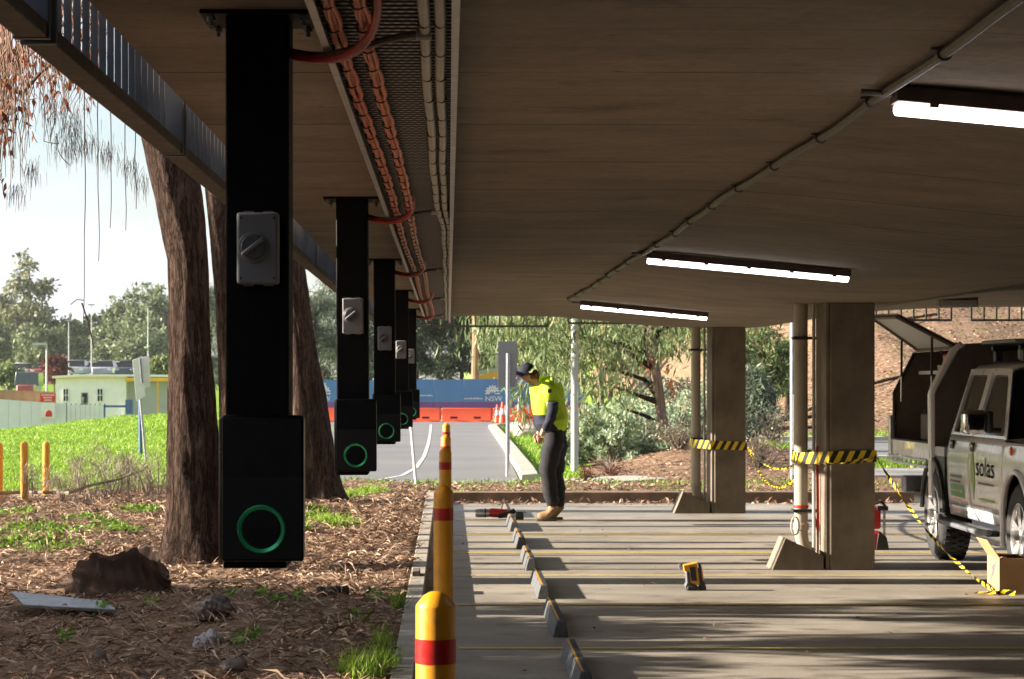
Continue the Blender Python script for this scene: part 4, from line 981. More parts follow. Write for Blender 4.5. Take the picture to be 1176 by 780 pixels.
def thing_child(name, parent, loc):
    o = bpy.data.objects.new(name, None); COL.objects.link(o); o.parent = parent; o.location = Vector(loc)-world_loc(parent); o.empty_display_size = .1; return o
for y_ in (HW, RW):
    wheel(y_, 4.135, False); wheel(y_, 5.785, True)
# tray and canopy
CX0, CX1 = 4.13, 5.79
def csec(x0): return [(x0,.98),(x0,1.43),(x0+.20,1.80),(x0+.26,1.845)]
mb = VB(); mb.bb(CX0+.01,CX1-.01,19.62,21.86,.90,.985); mb.build('tray_deck', 'lightgrey', ut, bevel=.006)
mb = VB(); mb.bb(CX0-.005,CX0+.02,20.12,21.88,.86,1.0); mb.build('tray_side', 'vanwhite', ut, bevel=.006)
mb = VB(); mb.bb(CX1-.02,CX1+.005,19.9,21.88,.86,1.0); mb.build('tray_side', 'vanwhite', ut, bevel=.006)
mb = VB(); mb.tube([(CX0-.02,20.2,.80),(CX0-.02,21.95,.80)], .012, 8); mb.tube([(CX0-.02,20.2,.85),(CX0-.02,21.95,.85)], .010, 8)
for y_ in np.linspace(20.3, 21.8, 8): mb.tube([(CX0-.01,y_,.79),(CX0-.005,y_,.87)], .009, 6)
mb.build('rope_rail', 'alloy', ut, smooth=True)
mb = VB(); mb.bb(CX0-.03,CX0+.03,21.84,21.92,.86,1.22); mb.build('rear_post', 'alloy', ut, bevel=.008)
mb = VB(); mb.bb(CX0+.1,CX1-.1,21.8,21.98,.5,.66); mb.build('rear_bumper', 'galvdark', ut, bevel=.02)
# canopy shell parts
def sec_strip(y0, y1, name, m, pts, th=.0):
    mb = VB(); n = len(pts); mb.add([(x, y, z) for y in (y0, y1) for x, z in pts], [(k,k+1,n+k+1,n+k) for k in range(n-1)]); o = mb.build(name, m, ut); md = o.modifiers.new('s','SOLIDIFY'); md.thickness = .02; md.offset = 0; return o
Lsec = csec(CX0); Rsec = [(CX0+CX1-x, z) for x, z in Lsec]
full = Lsec+Rsec[::-1]
mb = VB(); mb.add([(x, 19.96, z) for x, z in full], [tuple(range(len(full)))]); o = mb.build('canopy_front', 'housing', ut)
mb = VB(); mb.add([(x, 21.86, z) for x, z in full], [tuple(range(len(full)))]); o = mb.build('canopy_back', 'housing', ut)
sec_strip(19.96, 21.87, 'canopy_roof', 'galvdark', [Lsec[3]]+[(4.96,1.87)]+[Rsec[3]])
sec_strip(19.96, 21.87, 'canopy_side', 'vanwhite', Rsec)
sec_strip(19.96, 21.87, 'canopy_gutter', 'vanwhite', [(Lsec[2][0]+.01,1.81),Lsec[3]])
mb = VB(); mb.tube([(CX0+.012,20.06,.55),(CX0+.005,20.06,1.42),(CX0+.02,20.06,1.47),(CX0+.19,20.06,1.79),(CX0+.26,20.06,1.84)], .046, 10); mb.build('canopy_front_frame', 'vanwhite', ut, smooth=True)
mb = VB(); mb.tube([(CX0+.01,21.84,1.0),(CX0+.01,21.84,1.43),(CX0+.20,21.84,1.80)], .016, 6); mb.tube([(CX0+.01,20.1,1.0),(CX0+.01,21.84,1.0)], .014, 6); mb.build('opening_seal', 'blackplastic', ut, smooth=True)
sec_strip(19.62, 19.95, 'mud_guard', 'blackplastic', [(CX0+.02,.42),(CX0+.02,.98)])
mb = VB(); 
mb.tube([(CX0+.0,RW+.47*math.cos(a),.4+.47*math.sin(a)) for a in np.linspace(R(5),R(175),16)], .02, 6); mb.build('rear_guard_lip', 'blackplastic', ut, smooth=True)
# interior shelves and gear
mb = VB(); mb.bb(CX0+.6,CX0+.63,20.0,21.84,.99,1.8); mb.build('canopy_divider', 'terracotta', ut)
mb = VB(); mb.bb(CX0+.22,CX0+.6,20.15,21.75,1.60,1.63); mb.bb(CX0+.28,CX0+.3,20.15,21.2,1.62,1.68); mb.build('shelf', 'lightgrey', ut)
random.seed(3)
for (y_, z_, s_, mm, nm) in [(20.35,1.10,(.2,.22,.2),'toolred','tool_case'),(20.62,1.20,(.2,.16,.12),'blackplastic','tool_bag'),(21.0,1.08,(.25,.3,.16),'blackplastic','tool_case'),(20.7,1.72,(.16,.18,.12),'toolred','tool_case'),(21.4,1.12,(.25,.3,.24),'housing','storage_box')]:
    g_ = VB(); g_.box((CX0+.32,y_,z_), s_); b = g_.build('carried_'+nm, mm, None, bevel=.02)
    lab = {'tool_case': {1.10:'red tool case low inside the open ute canopy', 1.08:'flat black tool case inside the open ute canopy', 1.72:'red case on the upper shelf of the ute canopy'}.get(z_), 'tool_bag':'black tool bag on top of gear in the ute canopy', 'storage_box':'dark box at the back end of the ute canopy'}[nm]
    b.name = nm; tag(b, lab, 'box')
    hb = VB(); hb.tube([(CX0+.22,y_-.05,z_+s_[2]/2),(CX0+.21,y_-.03,z_+s_[2]/2+.03),(CX0+.21,y_+.03,z_+s_[2]/2+.03),(CX0+.22,y_+.05,z_+s_[2]/2)], .008, 6); hb.build('handle', 'blackplastic', b, smooth=True)
# open hatch
A, B_, C_, D = (3.92,21.75,2.13), (4.35,21.75,1.83), (4.34,20.1,1.83), (3.84,20.1,2.09)
mb = VB(); up = .028
mb.add([A,B_,C_,D]+[(a,b,c+up) for a,b,c in (A,B_,C_,D)], [(0,1,2,3),(7,6,5,4),(0,4,5,1),(1,5,6,2),(2,6,7,3),(3,7,4,0)]); ht = mb.build('hatch', 'lightgrey', ut, bevel=.004)
mb = VB()
for a, b in ((C_,D),(D,A),(A,B_),(B_,C_)): mb.tube([Vector(a)-Vector((0,0,.006)), Vector(b)-Vector((0,0,.006))], .020, 6)
mb.build('hatch_frame', 'housing', ht)
for y_, zt_ in ((20.25, 0), (21.6, 0)):
    f = .35; px0 = Vector((4.34-.5*f, y_, 1.83+.26*f)); p1_ = Vector((4.16, y_, 1.35)); m_ = px0.lerp(p1_, .6)
    mb = VB(); mb.tube([px0, m_], .011, 8); s1 = mb.build('gas_strut', 'blackplastic', ht, smooth=True)
    mb = VB(); mb.tube([m_, p1_], .006, 8); mb.build('strut_rod', 'chrome', s1, smooth=True)
# roof rack
for y_ in (18.13, 19.03):
    mb = VB(); mb.bb(4.4,5.5,y_-.03,y_+.03,1.78,1.82); rb_ = mb.build('rack_bar', 'blackplastic', ut, bevel=.008)
    mb = VB(); mb.bb(4.42,4.48,y_-.05,y_+.05,1.69,1.779); mb.build('rack_foot', 'blackplastic', rb_, bevel=.008)
mb = VB(); mb.bb(4.34,5.6,18.02,19.15,1.835,1.862); mb.build('rack_platform', 'galvdark', ut, bevel=.008)
mb = VB(); mb.bb(4.5,4.62,18.5,18.6,1.70,1.80); mb.build('rack_bracket', 'plasticgrey', ut, bevel=.02)

def text_mesh(s, size, extrude=.0005, align='LEFT'):
    cu = bpy.data.curves.new('t', 'FONT'); cu.body = s; cu.size = size; cu.extrude = extrude; cu.align_x = align; cu.resolution_u = 3
    o = bpy.data.objects.new('t', cu); COL.objects.link(o); dg = bpy.context.evaluated_depsgraph_get(); dg.update()
    me = bpy.data.meshes.new_from_object(o.evaluated_get(dg)); bpy.data.objects.remove(o); return me
def place_text(s, size, origin, ux, uz, name, m, parent, sx=1.0, align='LEFT', xf=None):
    """ux: world dir of text x, uz: text up"""
    me = text_mesh(s, size, align=align); ux = Vector(ux).normalized(); uz = Vector(uz).normalized(); un = ux.cross(uz); O = Vector(origin)
    off = world_loc(parent) if parent is not None else Vector((0,0,0))
    for v in me.vertices:
        p = O+ux*v.co.x*sx+uz*v.co.y+un*v.co.z
        if xf: p = Vector(xf(p))
        v.co = p-off
    o = bpy.data.objects.new(name, me); COL.objects.link(o); me.materials.clear(); me.materials.append(M[m]); o.parent = parent; return o
# door lettering: text runs towards -Y on the near side; follow the door surface
def onside(p, d=.004): return V3(sidex(p[2])-d, p[1], p[2])
place_text('solas', .22, (0, 18.36, .80), (0,-1,0), (0,0,1), 'lettering', 'textdark', fd[0], sx=1.45, xf=lambda p: onside(p, .005))
mb = MB(); leaf = []
for f_ in np.linspace(0, 1, 9): leaf.append((18.52-.06*math.sin(f_*2.2), 1.0-.40*f_, .075*math.sin(math.pi*min(1,f_*.95+.08))))
vs = []; 
for y_, z_, w_ in leaf: vs += [onside((0,y_+w_*.9,z_)), onside((0,y_-w_*.9,z_))]
mb.add(vs, [(2*i,2*i+1,2*i+3,2*i+2) for i in range(len(leaf)-1)]); mb.build('leaf_emblem', 'lime', fd[0])
def patch(y0_, y1_, z0_, z1_, m, name, par, d=.004):
    mb = MB(); mb.add([onside((0,y0_,z0_),d), onside((0,y1_,z0_),d), onside((0,y1_,z1_),d), onside((0,y0_,z1_),d)], [(0,1,2,3)]); return mb.build(name, m, par)
patch(19.30, 18.80, .60, .70, 'green', 'green_panel', rd[0])
random.seed(11)
def textline(y0_, y1_, z_, h_, m, par, name='small_print', d=.005):
    mb = MB(); y_ = y0_
    while y_ > y1_:
        w_ = random.uniform(.018,.035); p = [onside((0,y_,z_),d), onside((0,y_-w_*.75,z_),d), onside((0,y_-w_*.75,z_+h_),d), onside((0,y_,z_+h_*random.uniform(.6,1)),d)]; mb.add(p, [(0,1,2,3)]); y_ -= w_
    mb.build(name, m, par)
textline(19.29, 18.86, .755, .025, 'textdark', rd[0]); textline(19.29, 18.90, .715, .022, 'textdark', rd[0])
textline(19.27, 18.86, .64, .022, 'hutwhite', rd[0]); textline(18.28, 17.75, .735, .02, 'textdark', fd[0]); textline(18.25, 17.75, .61, .022, 'lime', fd[0])

# ------------------------------------------------------------------ hazard tape
def tape(name, path, w, label, twist=0, group=None, flat_up=Vector((0,0,1)), stretch=.09, n=None):
    P = [Vector(p) for p in path]; me = bpy.data.meshes.new(name); vs = []; L_ = [0]
    for i in range(1, len(P)): L_.append(L_[-1]+(P[i]-P[i-1]).length)
    for i, p in enumerate(P):
        t_ = (P[min(i+1,len(P)-1)]-P[max(i-1,0)]).normalized(); u = flat_up-t_*flat_up.dot(t_); u.normalize(); n_ = t_.cross(u)
        a = twist*L_[i]; d = u*math.cos(a)+n_*math.sin(a); vs += [p+d*w/2, p-d*w/2]
    me.from_pydata(vs, [], [(2*i,2*i+1,2*i+3,2*i+2) for i in range(len(P)-1)])
    uv = me.uv_layers.new(name='UVMap'); k = 0
    for i in range(len(P)-1):
        for a, b in ((L_[i],1),(L_[i],0),(L_[i+1],0),(L_[i+1],1)): uv.data[k].uv = (a/stretch, b*1.1); k += 1
    o = finish(name, me, 'tape'); md = o.modifiers.new('s','SOLIDIFY'); md.thickness = .0012
    return tag(o, label, 'tape', group)
def lerp_path(pts, n=40, sag=0):
    out = []
    for i in range(len(pts)-1):
        a, b = Vector(pts[i]), Vector(pts[i+1]); m = max(2, int(n*(b-a).length/3)+2)
        for j in range(m): f = j/m; p = a.lerp(b, f); p.z -= sag*4*f*(1-f)*(b-a).length; out.append(p)
    out.append(Vector(pts[-1])); return out
def zy(py, Y): return EYE-(py-VY)*Y/F
zc1 = zy(526, 19.1); zc2 = zy(510, 27.4)
tape('hazard_tape', lerp_path([(2.85,19.50,zc1),(2.87,19.30,zc1-.01),(3.09,19.088,zc1+.005),(3.478,19.088,zc1+.015),(3.48,19.73,zc1),(3.04,19.74,zc1),(2.86,19.62,zc1),(2.85,19.50,zc1)]), .095, 'yellow and black tape wrapped round the near column')
tape('hazard_tape', lerp_path([(2.852,19.49,zc1-.035),(3.09,19.085,zc1-.045),(3.30,19.083,zc1-.03),(3.476,19.084,zc1-.005)]), .035, 'twisted lower strand of tape across the near column', twist=9)
tape('hazard_tape', lerp_path([(2.85,27.8,zc2+.02),(2.87,27.6,zc2),(3.05,27.388,zc2-.01),(3.478,27.388,zc2-.025),(3.48,28.04,zc2-.02),(3.04,28.04,zc2),(2.86,27.95,zc2),(2.85,27.8,zc2+.02)]), .10, 'yellow and black tape wrapped round the far column')
far = (3.49, 27.37, zc2-.02)
tape('hazard_tape', lerp_path([far, (2.99,19.42,zc1+.01)], 90, .022), .034, 'upper strand of tape sagging between the two columns', twist=14)
tape('hazard_tape', lerp_path([far, (2.98,19.42,zc1-.03)], 90, .042), .034, 'lower strand of tape sagging between the two columns', twist=17)
e = Vector((3.95,17.05,.02))
tape('hazard_tape', lerp_path([(3.48,19.08,zc1), e], 90, .055), .026, 'tape running down from the near column to the cardboard box', twist=7)
tape('hazard_tape', [Vector((3.78+.035*i, 16.86+.02*math.sin(i*1.3), .012+.008*abs(math.sin(i*1.9)))) for i in range(9)], .05, 'loose end of tape on the floor by the cardboard box', twist=3, flat_up=Vector((0,1,0)))

# ------------------------------------------------------------------ cardboard box
bx = thing('cardboard_box', 'open cardboard box with a raised flap beside the front wheel', 'box', (4.08, 17.07, 0))
x0_, x1_, y0_, y1_, h_ = 3.965, 4.175, 16.92, 17.30, .26; th = .005
mb = MB(); mb.bb(x0_,x0_+th,y0_,y1_,.002,h_); mb.bb(x1_-th,x1_,y0_,y1_,.002,h_); mb.bb(x0_+th,x1_-th,y0_,y0_+th,.002,h_); mb.bb(x0_+th,x1_-th,y1_-th,y1_,.002,h_); mb.bb(x0_+th,x1_-th,y0_+th,y1_-th,.002,.008); mb.build('carton', 'cardin', bx)
mb = MB(); mb.prism([(x0_,y0_,h_+.001),(x0_,y1_,h_+.001),(x0_-.085,y1_-.01,h_+.125),(x0_-.085,y0_+.01,h_+.125)], (.004,0,.003)); mb.build('side_flap', 'cardin', bx)
mb = MB(); mb.prism([(x0_+.01,y1_-th,h_+.001),(x1_-.004,y1_-th,h_+.001),(x1_-.004,y1_-.15,h_+.006),(x0_+.01,y1_-.15,h_+.006)], (0,0,.004)); mb.build('top_flap', 'cardin', bx)
mb = MB(); mb.prism([(x0_+.0,y0_,h_+.001),(x0_+.05,y0_-.0,h_+.001),(x0_+.04,y0_-.05,h_+.012),(x0_+.01,y0_-.05,h_+.012)], (0,0,.003)); mb.build('corner_flap', 'cardin', bx)
# kangaroo emblem on the sunlit side
kg = [(0,.0),(.02,.01),(.035,.045),(.05,.06),(.075,.075),(.09,.10),(.1,.125),(.115,.13),(.105,.14),(.092,.137),(.08,.12),(.06,.115),(.045,.12),(.035,.1),(.02,.105),(.028,.09),(.035,.08),(.02,.06),(.008,.03)]
mb = MB(); mb.prism([(x0_-.0015, y1_-.10-a*1.7, .05+b*1.3) for a, b in kg], (.0006,0,0)); mb.build('kangaroo_emblem', 'galvdark', bx)

# hammer drill standing on the floor
dr = thing('rotary_hammer_drill', 'yellow and black cordless drill standing on its battery in the bay', 'drill', (1.80, 17.25, 0))
Yd = 17.3
def pz(px, py): p = W(px, py, Yd); return p.x, p.z
mb = MB()
def pprism(pts, y0, y1, name, m, par, bev=.006):
    mb = MB(); P = [(pz(a, b)[0], y0, pz(a, b)[1]) for a, b in pts]; mb.prism(P, (0, y1-y0, 0)); return mb.build(name, m, par, bevel=bev)
d1_ = pprism([(783,648),(800,645),(804,648),(806,656),(807,668),(801,671),(791,669),(788,660),(784,654)], 17.22, 17.30, 'body', 'toolyellow', dr)
pprism([(790,650.5),(797,650),(799,666),(792.5,666)], 17.208, 17.219, 'grip_recess', 'blackplastic', d1_, .001)
pprism([(799,646),(803.5,647),(804.5,657),(806,665),(809.5,672),(810,676.5),(802,677),(802,671),(801,660)], 17.215, 17.305, 'handle', 'blackplastic', dr, .008)
mb = MB(); a = pz(786,650); mb.tube([(a[0]-.045,17.26,a[1]-.004),(a[0]-.03,17.26,a[1]-.003),(a[0]-.028,17.26,a[1]-.003),(a[0],17.26,a[1])], [.024,.026,.02,.024], 14); mb.build('chuck', 'galv', dr, smooth=True)
pprism([(786,655),(790,656),(792,670),(800,671.5),(801,677.3),(787,677.3),(785,672),(787,668)], 17.21, 17.31, 'motor_housing', 'knobgrey', dr, .008)
pprism([(788,672),(801,672.6),(801,677.2),(788,677.4)], 17.205, 17.315, 'battery', 'blackplastic', dr, .006)

# trolley jack behind the column
tj = thing('trolley_jack', 'red floor jack standing up behind the near column', 'jack', (3.93, 21.4, 0))
Yj = 21.4
def jx(px): return (px-VX)*Yj/F
mb = MB(); mb.bb(jx(996),jx(1012),Yj,Yj+.14,.19,.40); mb.build('body', 'toolred', tj, bevel=.02)
mb = MB(); mb.bb(jx(994),jx(1014),Yj-.02,Yj+.18,.0,.17); mb.build('base', 'toolred', tj, bevel=.03)
mb = MB(); mb.prism([(jx(1005),Yj-.025,0),(jx(1021),Yj-.025,0),(jx(1018),Yj-.025,.12),(jx(1008),Yj-.025,.16)], (0,.2,0)); mb.build('foot', 'blackplastic', tj, bevel=.01)
mb = MB(); mb.tube([(jx(1016),Yj+.02,.1),(jx(1016),Yj+.02,.36)], .012, 8); mb.build('piston', 'alloy', tj, smooth=True)
mb = MB(); mb.bb(jx(1007),jx(1020),Yj-.01,Yj+.1,.36,.40); mb.tube([(jx(1004),Yj,.42),(jx(1012),Yj,.44),(jx(1017),Yj,.40)], .014, 8); mb.build('top_bracket', 'blackplastic', tj, bevel=.006)
# power tool beside the furthest wheel stop
pt = thing('power_tool', 'red and black power tool lying across the wheel stops near the boots', 'power tool', (.6, 26.0, 0))
def ptz(px, Y=26.2): return (px-VX)*Y/F
mb = MB(); mb.tube([(ptz(546),26.2,.07),(ptz(552),26.2,.072),(ptz(562),26.2,.072)], [.045,.05,.046], 14); mb.build('nose', 'alloy', pt, smooth=True)
mb = MB(); mb.tube([(ptz(556.5),26.2,.072),(ptz(558),26.2,.072)], .052, 14); mb.build('collar', 'blackplastic', pt, smooth=True)
mb = MB(); mb.tube([(ptz(562),26.2,.075),(ptz(566),26.2,.075),(ptz(574),26.2,.07),(ptz(582),26.2,.075)], [.046,.052,.05,.04], 14); mb.build('body', 'toolred', pt, smooth=True)
mb = MB(); mb.tube([(ptz(572),26.17,.045),(ptz(584),26.18,.06),(ptz(591),26.2,.10)], [.034,.036,.028], 10); mb.build('handle', 'blackplastic', pt, smooth=True)
bt = MB(); bt.bb(ptz(592),ptz(601),26.05,26.2,.0,.085); o = bt.build('tool_battery', 'blackplastic', bevel=.012); tag(o, 'small black battery block on the floor before the boots', 'battery')
mb = MB(); mb.bb(ptz(593),ptz(600),26.06,26.19,.0852,.092); mb.build('terminal_rail', 'blackplastic', o, bevel=.002)

# ------------------------------------------------------------------ left foreground things
def rock(name, label, cat, c, size, m, seed, subd=4, rough=.25, kind='rock'):
    bm = bmesh.new(); bmesh.ops.create_icosphere(bm, subdivisions=subd, radius=1); rs = random.Random(seed); ph = [rs.uniform(0, 6.3) for _ in range(12)]
    for v in bm.verts:
        p = v.co; n = rough*(math.sin(p.x*3+ph[0])*math.sin(p.y*2.6+ph[1])+.5*math.sin(p.z*6+p.x*5+ph[2])+.3*math.sin(p.y*13+ph[3]+p.z*7)+.2*math.sin(p.x*21+ph[4]))
        v.co = p*(1+n)
    for v in bm.verts: v.co = Vector((v.co.x*size[0], v.co.y*size[1], max(v.co.z, -.45)*size[2]))
    me = bpy.data.meshes.new(name); bm.to_mesh(me); bm.free(); o = finish(name, me, m, smooth=True, angle=50); o.location = c; return tag(o, label, cat)
def gp(px, py, z=.12):
    p = G(px, py, z); z = float(gz(p.x, p.y)); p = G(px, py, z); return Vector((p.x, p.y, z))
# rotten stump
def stump():
    Y = 15.35; bm = MB(); n = 90; rows = 14; vs = []
    x0, x1 = (68-VX)*Y/F, (199-VX)*Y/F; cx = (x0+x1)/2; rx = (x1-x0)/2; cy = Y+.2; ry = .26
    rs = random.Random(5); jag = [rs.uniform(-1,1) for _ in range(n)]; jag = [(jag[k]+jag[k-1]+jag[(k+1)%n]*.6+jag[k-2]*.4)*.5 for k in range(n)]
    for j in range(rows+1):
        for k in range(n):
            a = 2*math.pi*k/n; u = math.cos(a)
            top = np.interp(u, [-1,-.75,-.4,0,.3,.45,.6,.8,1], [.20,.30,.30,.32,.35,.37,.33,.27,.14])+.016*jag[k]+.008*math.sin(a*9)
            f = j/rows; rr = 1.08+.16*math.exp(-f*4)-.10*f+.05*math.sin(a*11+f*3)+.035*math.sin(a*23+f*9)+.03*math.sin(f*14+a*4)
            vs.append((cx+rx*.86*rr*math.cos(a), cy+ry*rr*math.sin(a), .07+(top)*f))
    for k in range(n): a = 2*math.pi*k/n; vs.append((cx+rx*.72*math.cos(a), cy+ry*.6*math.sin(a), .22+.04*math.sin(a*7)))
    bm.add(vs, [(j*n+k, j*n+(k+1)%n, (j+1)*n+(k+1)%n, (j+1)*n+k) for j in range(rows+1) for k in range(n)])
    o = bm.build('tree_stump', 'stumpwood', smooth=True, angle=25); tag(o, 'dark rotten tree stump with a jagged broken top', 'stump')
stump()
def logp(name, label, pts, r, m='logwood', cat='log', seed=2):
    mb = MB(); P = [Vector(p) for p in pts]; path = []; rr = []; rs = random.Random(seed)
    for i in range(len(P)-1):
        for j in range(8): f = j/8; path.append(P[i].lerp(P[i+1], f)); rr.append(r*(1+rs.uniform(-.13,.13)))
    path.append(P[-1]); rr.append(r*.85); mb.tube(path, rr, 14); o = mb.build(name, m, smooth=True, angle=40); return tag(o, label, cat)
rock('broken_log', 'short broken log lying in the mulch beside a pale stone', 'log', gp(243,716)+Vector((0,.05,.07)), (.10,.19,.085), 'logwood', 31, rough=.22)
rock('pale_rock', 'pale knobbly stone in the mulch, right half of a pair', 'stone', gp(243,742)+Vector((0,0,.035)), (.05,.06,.05), 'stone', 3)
rock('pale_rock', 'small rounded pale stone in the mulch, left of its larger neighbour', 'stone', gp(231,746)+Vector((0,0,.03)), (.036,.05,.045), 'stone', 8)
a = gp(366,686); logp('dark_log', 'blackened short log lying on the mulch near the kerb', [a+Vector((0,0,.03)), gp(399,684)+Vector((0,0,.03))], .035, 'rubber')
rock('wood_chunk', 'small cut wood stub standing in the foreground mulch', 'wood', gp(114,762)+Vector((0,0,.03)), (.035,.04,.045), 'logwood', 13, rough=.1)
rock('wood_chunk', 'weathered block of wood at the bottom of the mulch', 'wood', gp(268,772)+Vector((0,0,.03)), (.07,.09,.035), 'logwood', 17, rough=.1)
# metal offcut
p = [gp(13,695), gp(121,699), gp(133,713), gp(27,711)]; zz_ = max(v.z for v in p)+.03
mb = MB(); mb.prism([(v.x, v.y, zz_+dz) for v, dz in zip(p, (.012,.012,0,0))], (0,0,.006)); mb.prism([(p[3].x,p[3].y,zz_-.014),(p[2].x,p[2].y,zz_-.014),(p[2].x,p[2].y-.006,zz_+.003),(p[3].x,p[3].y-.006,zz_+.003)], (0,.005,0)); o = mb.build('metal_channel', 'galvdark', bevel=.001); tag(o, 'flat length of galvanised steel lying on the mulch', 'metal offcut')
for px, py, sz in ((727,'x',0),)[:0]: pass
mb = MB(); v = gp(483,640); mb.bb(-.262,-.205,16.9,17.18,.131,.17); o = mb.build('timber_block', 'logwood', bevel=.006); tag(o, 'small wooden block sitting on the left kerb', 'block')
# fallen dead branch and dry foliage
random.seed(5)
t = thing('fallen_branch', 'dry fallen branch with grey needles across the grass edge', 'branch', gp(90,575))
mb = MB(); main = [gp(-8,574)+Vector((0,-.6,.1)), gp(40,572)+Vector((0,-.6,.1)), W(80,566,27.5), W(105,557,27.8), W(135,551,28), W(165,540,28.2)]
mb.tube(main, [.022,.022,.02,.018,.013,.006], 7); tips = []
for k in range(46):
    f = random.uniform(0, 1); b0 = W(random.uniform(20,185), random.uniform(545,572), 27.6+random.uniform(0,2.2))
    g0 = float(gz(b0.x, b0.y)); b0.z = g0+random.uniform(0,.1); hgt = random.uniform(.15,.62); dx = random.uniform(-.35,.35)
    pth = [b0, b0+Vector((dx*.3,0,hgt*.6)), b0+Vector((dx,random.uniform(-.1,.1),hgt*random.uniform(.75,1)))]
    mb.tube(pth, [.008,.006,.003], 5); tips += [pth[1].lerp(pth[2], u) for u in (0,.25,.5,.75,1)]+[pth[2]]
mb.build('limb', 'greytwig', t, smooth=True)
P = np.array([tuple(v) for v in tips]); P = np.repeat(P, 12, 0)+rng.normal(scale=.05, size=(len(P)*12,3)); V, Fq_ = leaves(P, .13, .006, (0,0,-1), .45); npmesh('dry_needles', V, Fq_, 'drygrass', t)

# ------------------------------------------------------------------ litter, weeds, grass
def flat_leaves(n, xr, yr, ln, wd, m, name, label, cat, dens=None, lift=.0, tilt=.35):
    X = rng.uniform(*xr, n); Yv = rng.uniform(*yr, n)
    if dens is not None: k = rng.uniform(size=n) < dens(X, Yv); X, Yv = X[k], Yv[k]
    n = len(X); Z = gz(X, Yv)+lift+rng.uniform(0,.02,n); Z = np.where((X > -.16) & (Yv < 29.8), .004+rng.uniform(0,.015,n), Z)
    a = rng.uniform(0, 2*np.pi, n); d = np.stack([np.cos(a), np.sin(a), rng.normal(scale=tilt, size=n)], 1); d = unit(d)
    r = unit(np.cross(d, np.stack([rng.normal(scale=.35,size=n), rng.normal(scale=.35,size=n), np.ones(n)], 1)))
    l = ln*rng.uniform(.5,1.4,(n,1)); w = wd*rng.uniform(.5,1.3,(n,1)); P = np.stack([X,Yv,Z],1); up = np.array([[0,0,1.]])
    c = rng.uniform(-.12,.25,(n,1))*l
    V = np.stack([P, P+d*l*.5+r*w/2+up*c, P+d*l, P+d*l*.5-r*w/2+up*c*.7], 1).reshape(-1,3)
    o = npmesh(name, V, np.arange(4*n).reshape(-1,4), m); return stuff(o, label, cat)
def patchy(X, Yv): return .45+.55*(np.sin(X*2.3+Yv*.9)*np.sin(Yv*1.7-X)>-.2)
flat_leaves(34000, (-5.6,-.29), (10.5,30.6), .055, .022, 'litter', 'leaf_litter', 'dry brown leaves scattered over the mulch', 'leaf litter', patchy)
flat_leaves(42000, (-5.6,-.29), (10.5,30.6), .13, .006, 'litterred', 'mulch_twigs', 'fine dry twigs and bark strips over the mulch', 'mulch', None)
flat_leaves(9000, (-1.8,9), (30.05,36.5), .07, .03, 'litter', 'leaf_litter', 'dry leaves over the mulch strip beyond the end kerb', 'leaf litter', lambda X, Y: (Y < 34.5) | ((X > 2.5)))
flat_leaves(1600, (.05,6.0), (29.25,29.79), .08, .035, 'litter', 'leaf_litter', 'drift of dry leaves against the foot of the end kerb', 'leaf litter', lambda X, Y: (Y-29.2)/.6*(.35+.65*(np.sin(X*3.1)+.3*np.sin(X*9) > -.1)), .01, .6)
flat_leaves(60, (.0,4.5), (12,28), .05, .02, 'litter', 'leaf_litter', 'few stray leaves on the parking floor', 'leaf litter')
flat_leaves(6000, (3,11), (34.5,46), .09, .03, 'litter', 'leaf_litter', 'dry leaves below the pale shrubs', 'leaf litter', lambda X, Y: (X < 6.4) | (Y < 36))
def blades(n, sampler, ln, wd, m, name, label, lean=.45):
    X, Yv = sampler(n); n = len(X); Z = gz(X, Yv)-.005; d = unit(np.stack([rng.normal(scale=lean,size=n), rng.normal(scale=lean,size=n), np.ones(n)],1))
    r = unit(np.cross(d, rng.normal(size=(n,3)))); l = ln*rng.uniform(.4,1.3,(n,1)); w = wd*rng.uniform(.6,1.2,(n,1)); P = np.stack([X,Yv,Z],1)
    bend = rng.normal(scale=.22,size=(n,3))*l; bend[:,2] = -abs(bend[:,2])*.6
    m_ = P+d*l*.55+bend*.25; tp = P+d*l+bend
    V = np.stack([P-r*w/2, P+r*w/2, m_+r*w*.38, m_-r*w*.38, m_-r*w*.38, m_+r*w*.38, tp+r*w*.06, tp-r*w*.06], 1).reshape(-1,3); n = n*2
    return stuff(npmesh(name, V, np.arange(4*n).reshape(-1,4), m), label, 'grass')
def clumps_at(spots):
    def f(n):
        k = rng.integers(0, len(spots), n); s = np.array([(p.x, p.y, r) for p, r in spots]); return s[k,0]+rng.normal(size=n)*s[k,2]*.6, s[k,1]+rng.normal(size=n)*s[k,2]*1.2
    return f
sp_ = [(gp(x_, y_), r_) for x_, y_, r_ in [(352,598,.14),(372,600,.16),(395,603,.12),(360,590,.1),(412,568,.22),(430,566,.14),(395,572,.12),(345,608,.06)]]
blades(3400, clumps_at(sp_), .10, .012, 'grassb', 'grass', 'bright green grass clumps at the foot of the leaning trunk')
sp_ = [(gp(x_, y_), r_) for x_, y_, r_ in [(30,608,.3),(65,612,.3),(100,598,.15),(15,625,.25),(60,630,.25),(120,606,.1),(8,590,.3),(160,590,.2),(140,612,.15)]]
def weeds(n, spots, ln, name, label):
    X, Yv = clumps_at(spots)(n); Z = gz(X, Yv)+rng.uniform(.01,.06,n); V, Fq_ = leaves(np.stack([X,Yv,Z],1), ln, ln*.55, (0,0,.4), 1); return stuff(npmesh(name, V, Fq_, 'grassn'), label, 'weeds')
weeds(2600, sp_, .042, 'weeds', 'low green weeds in the sunlit mulch at the left')
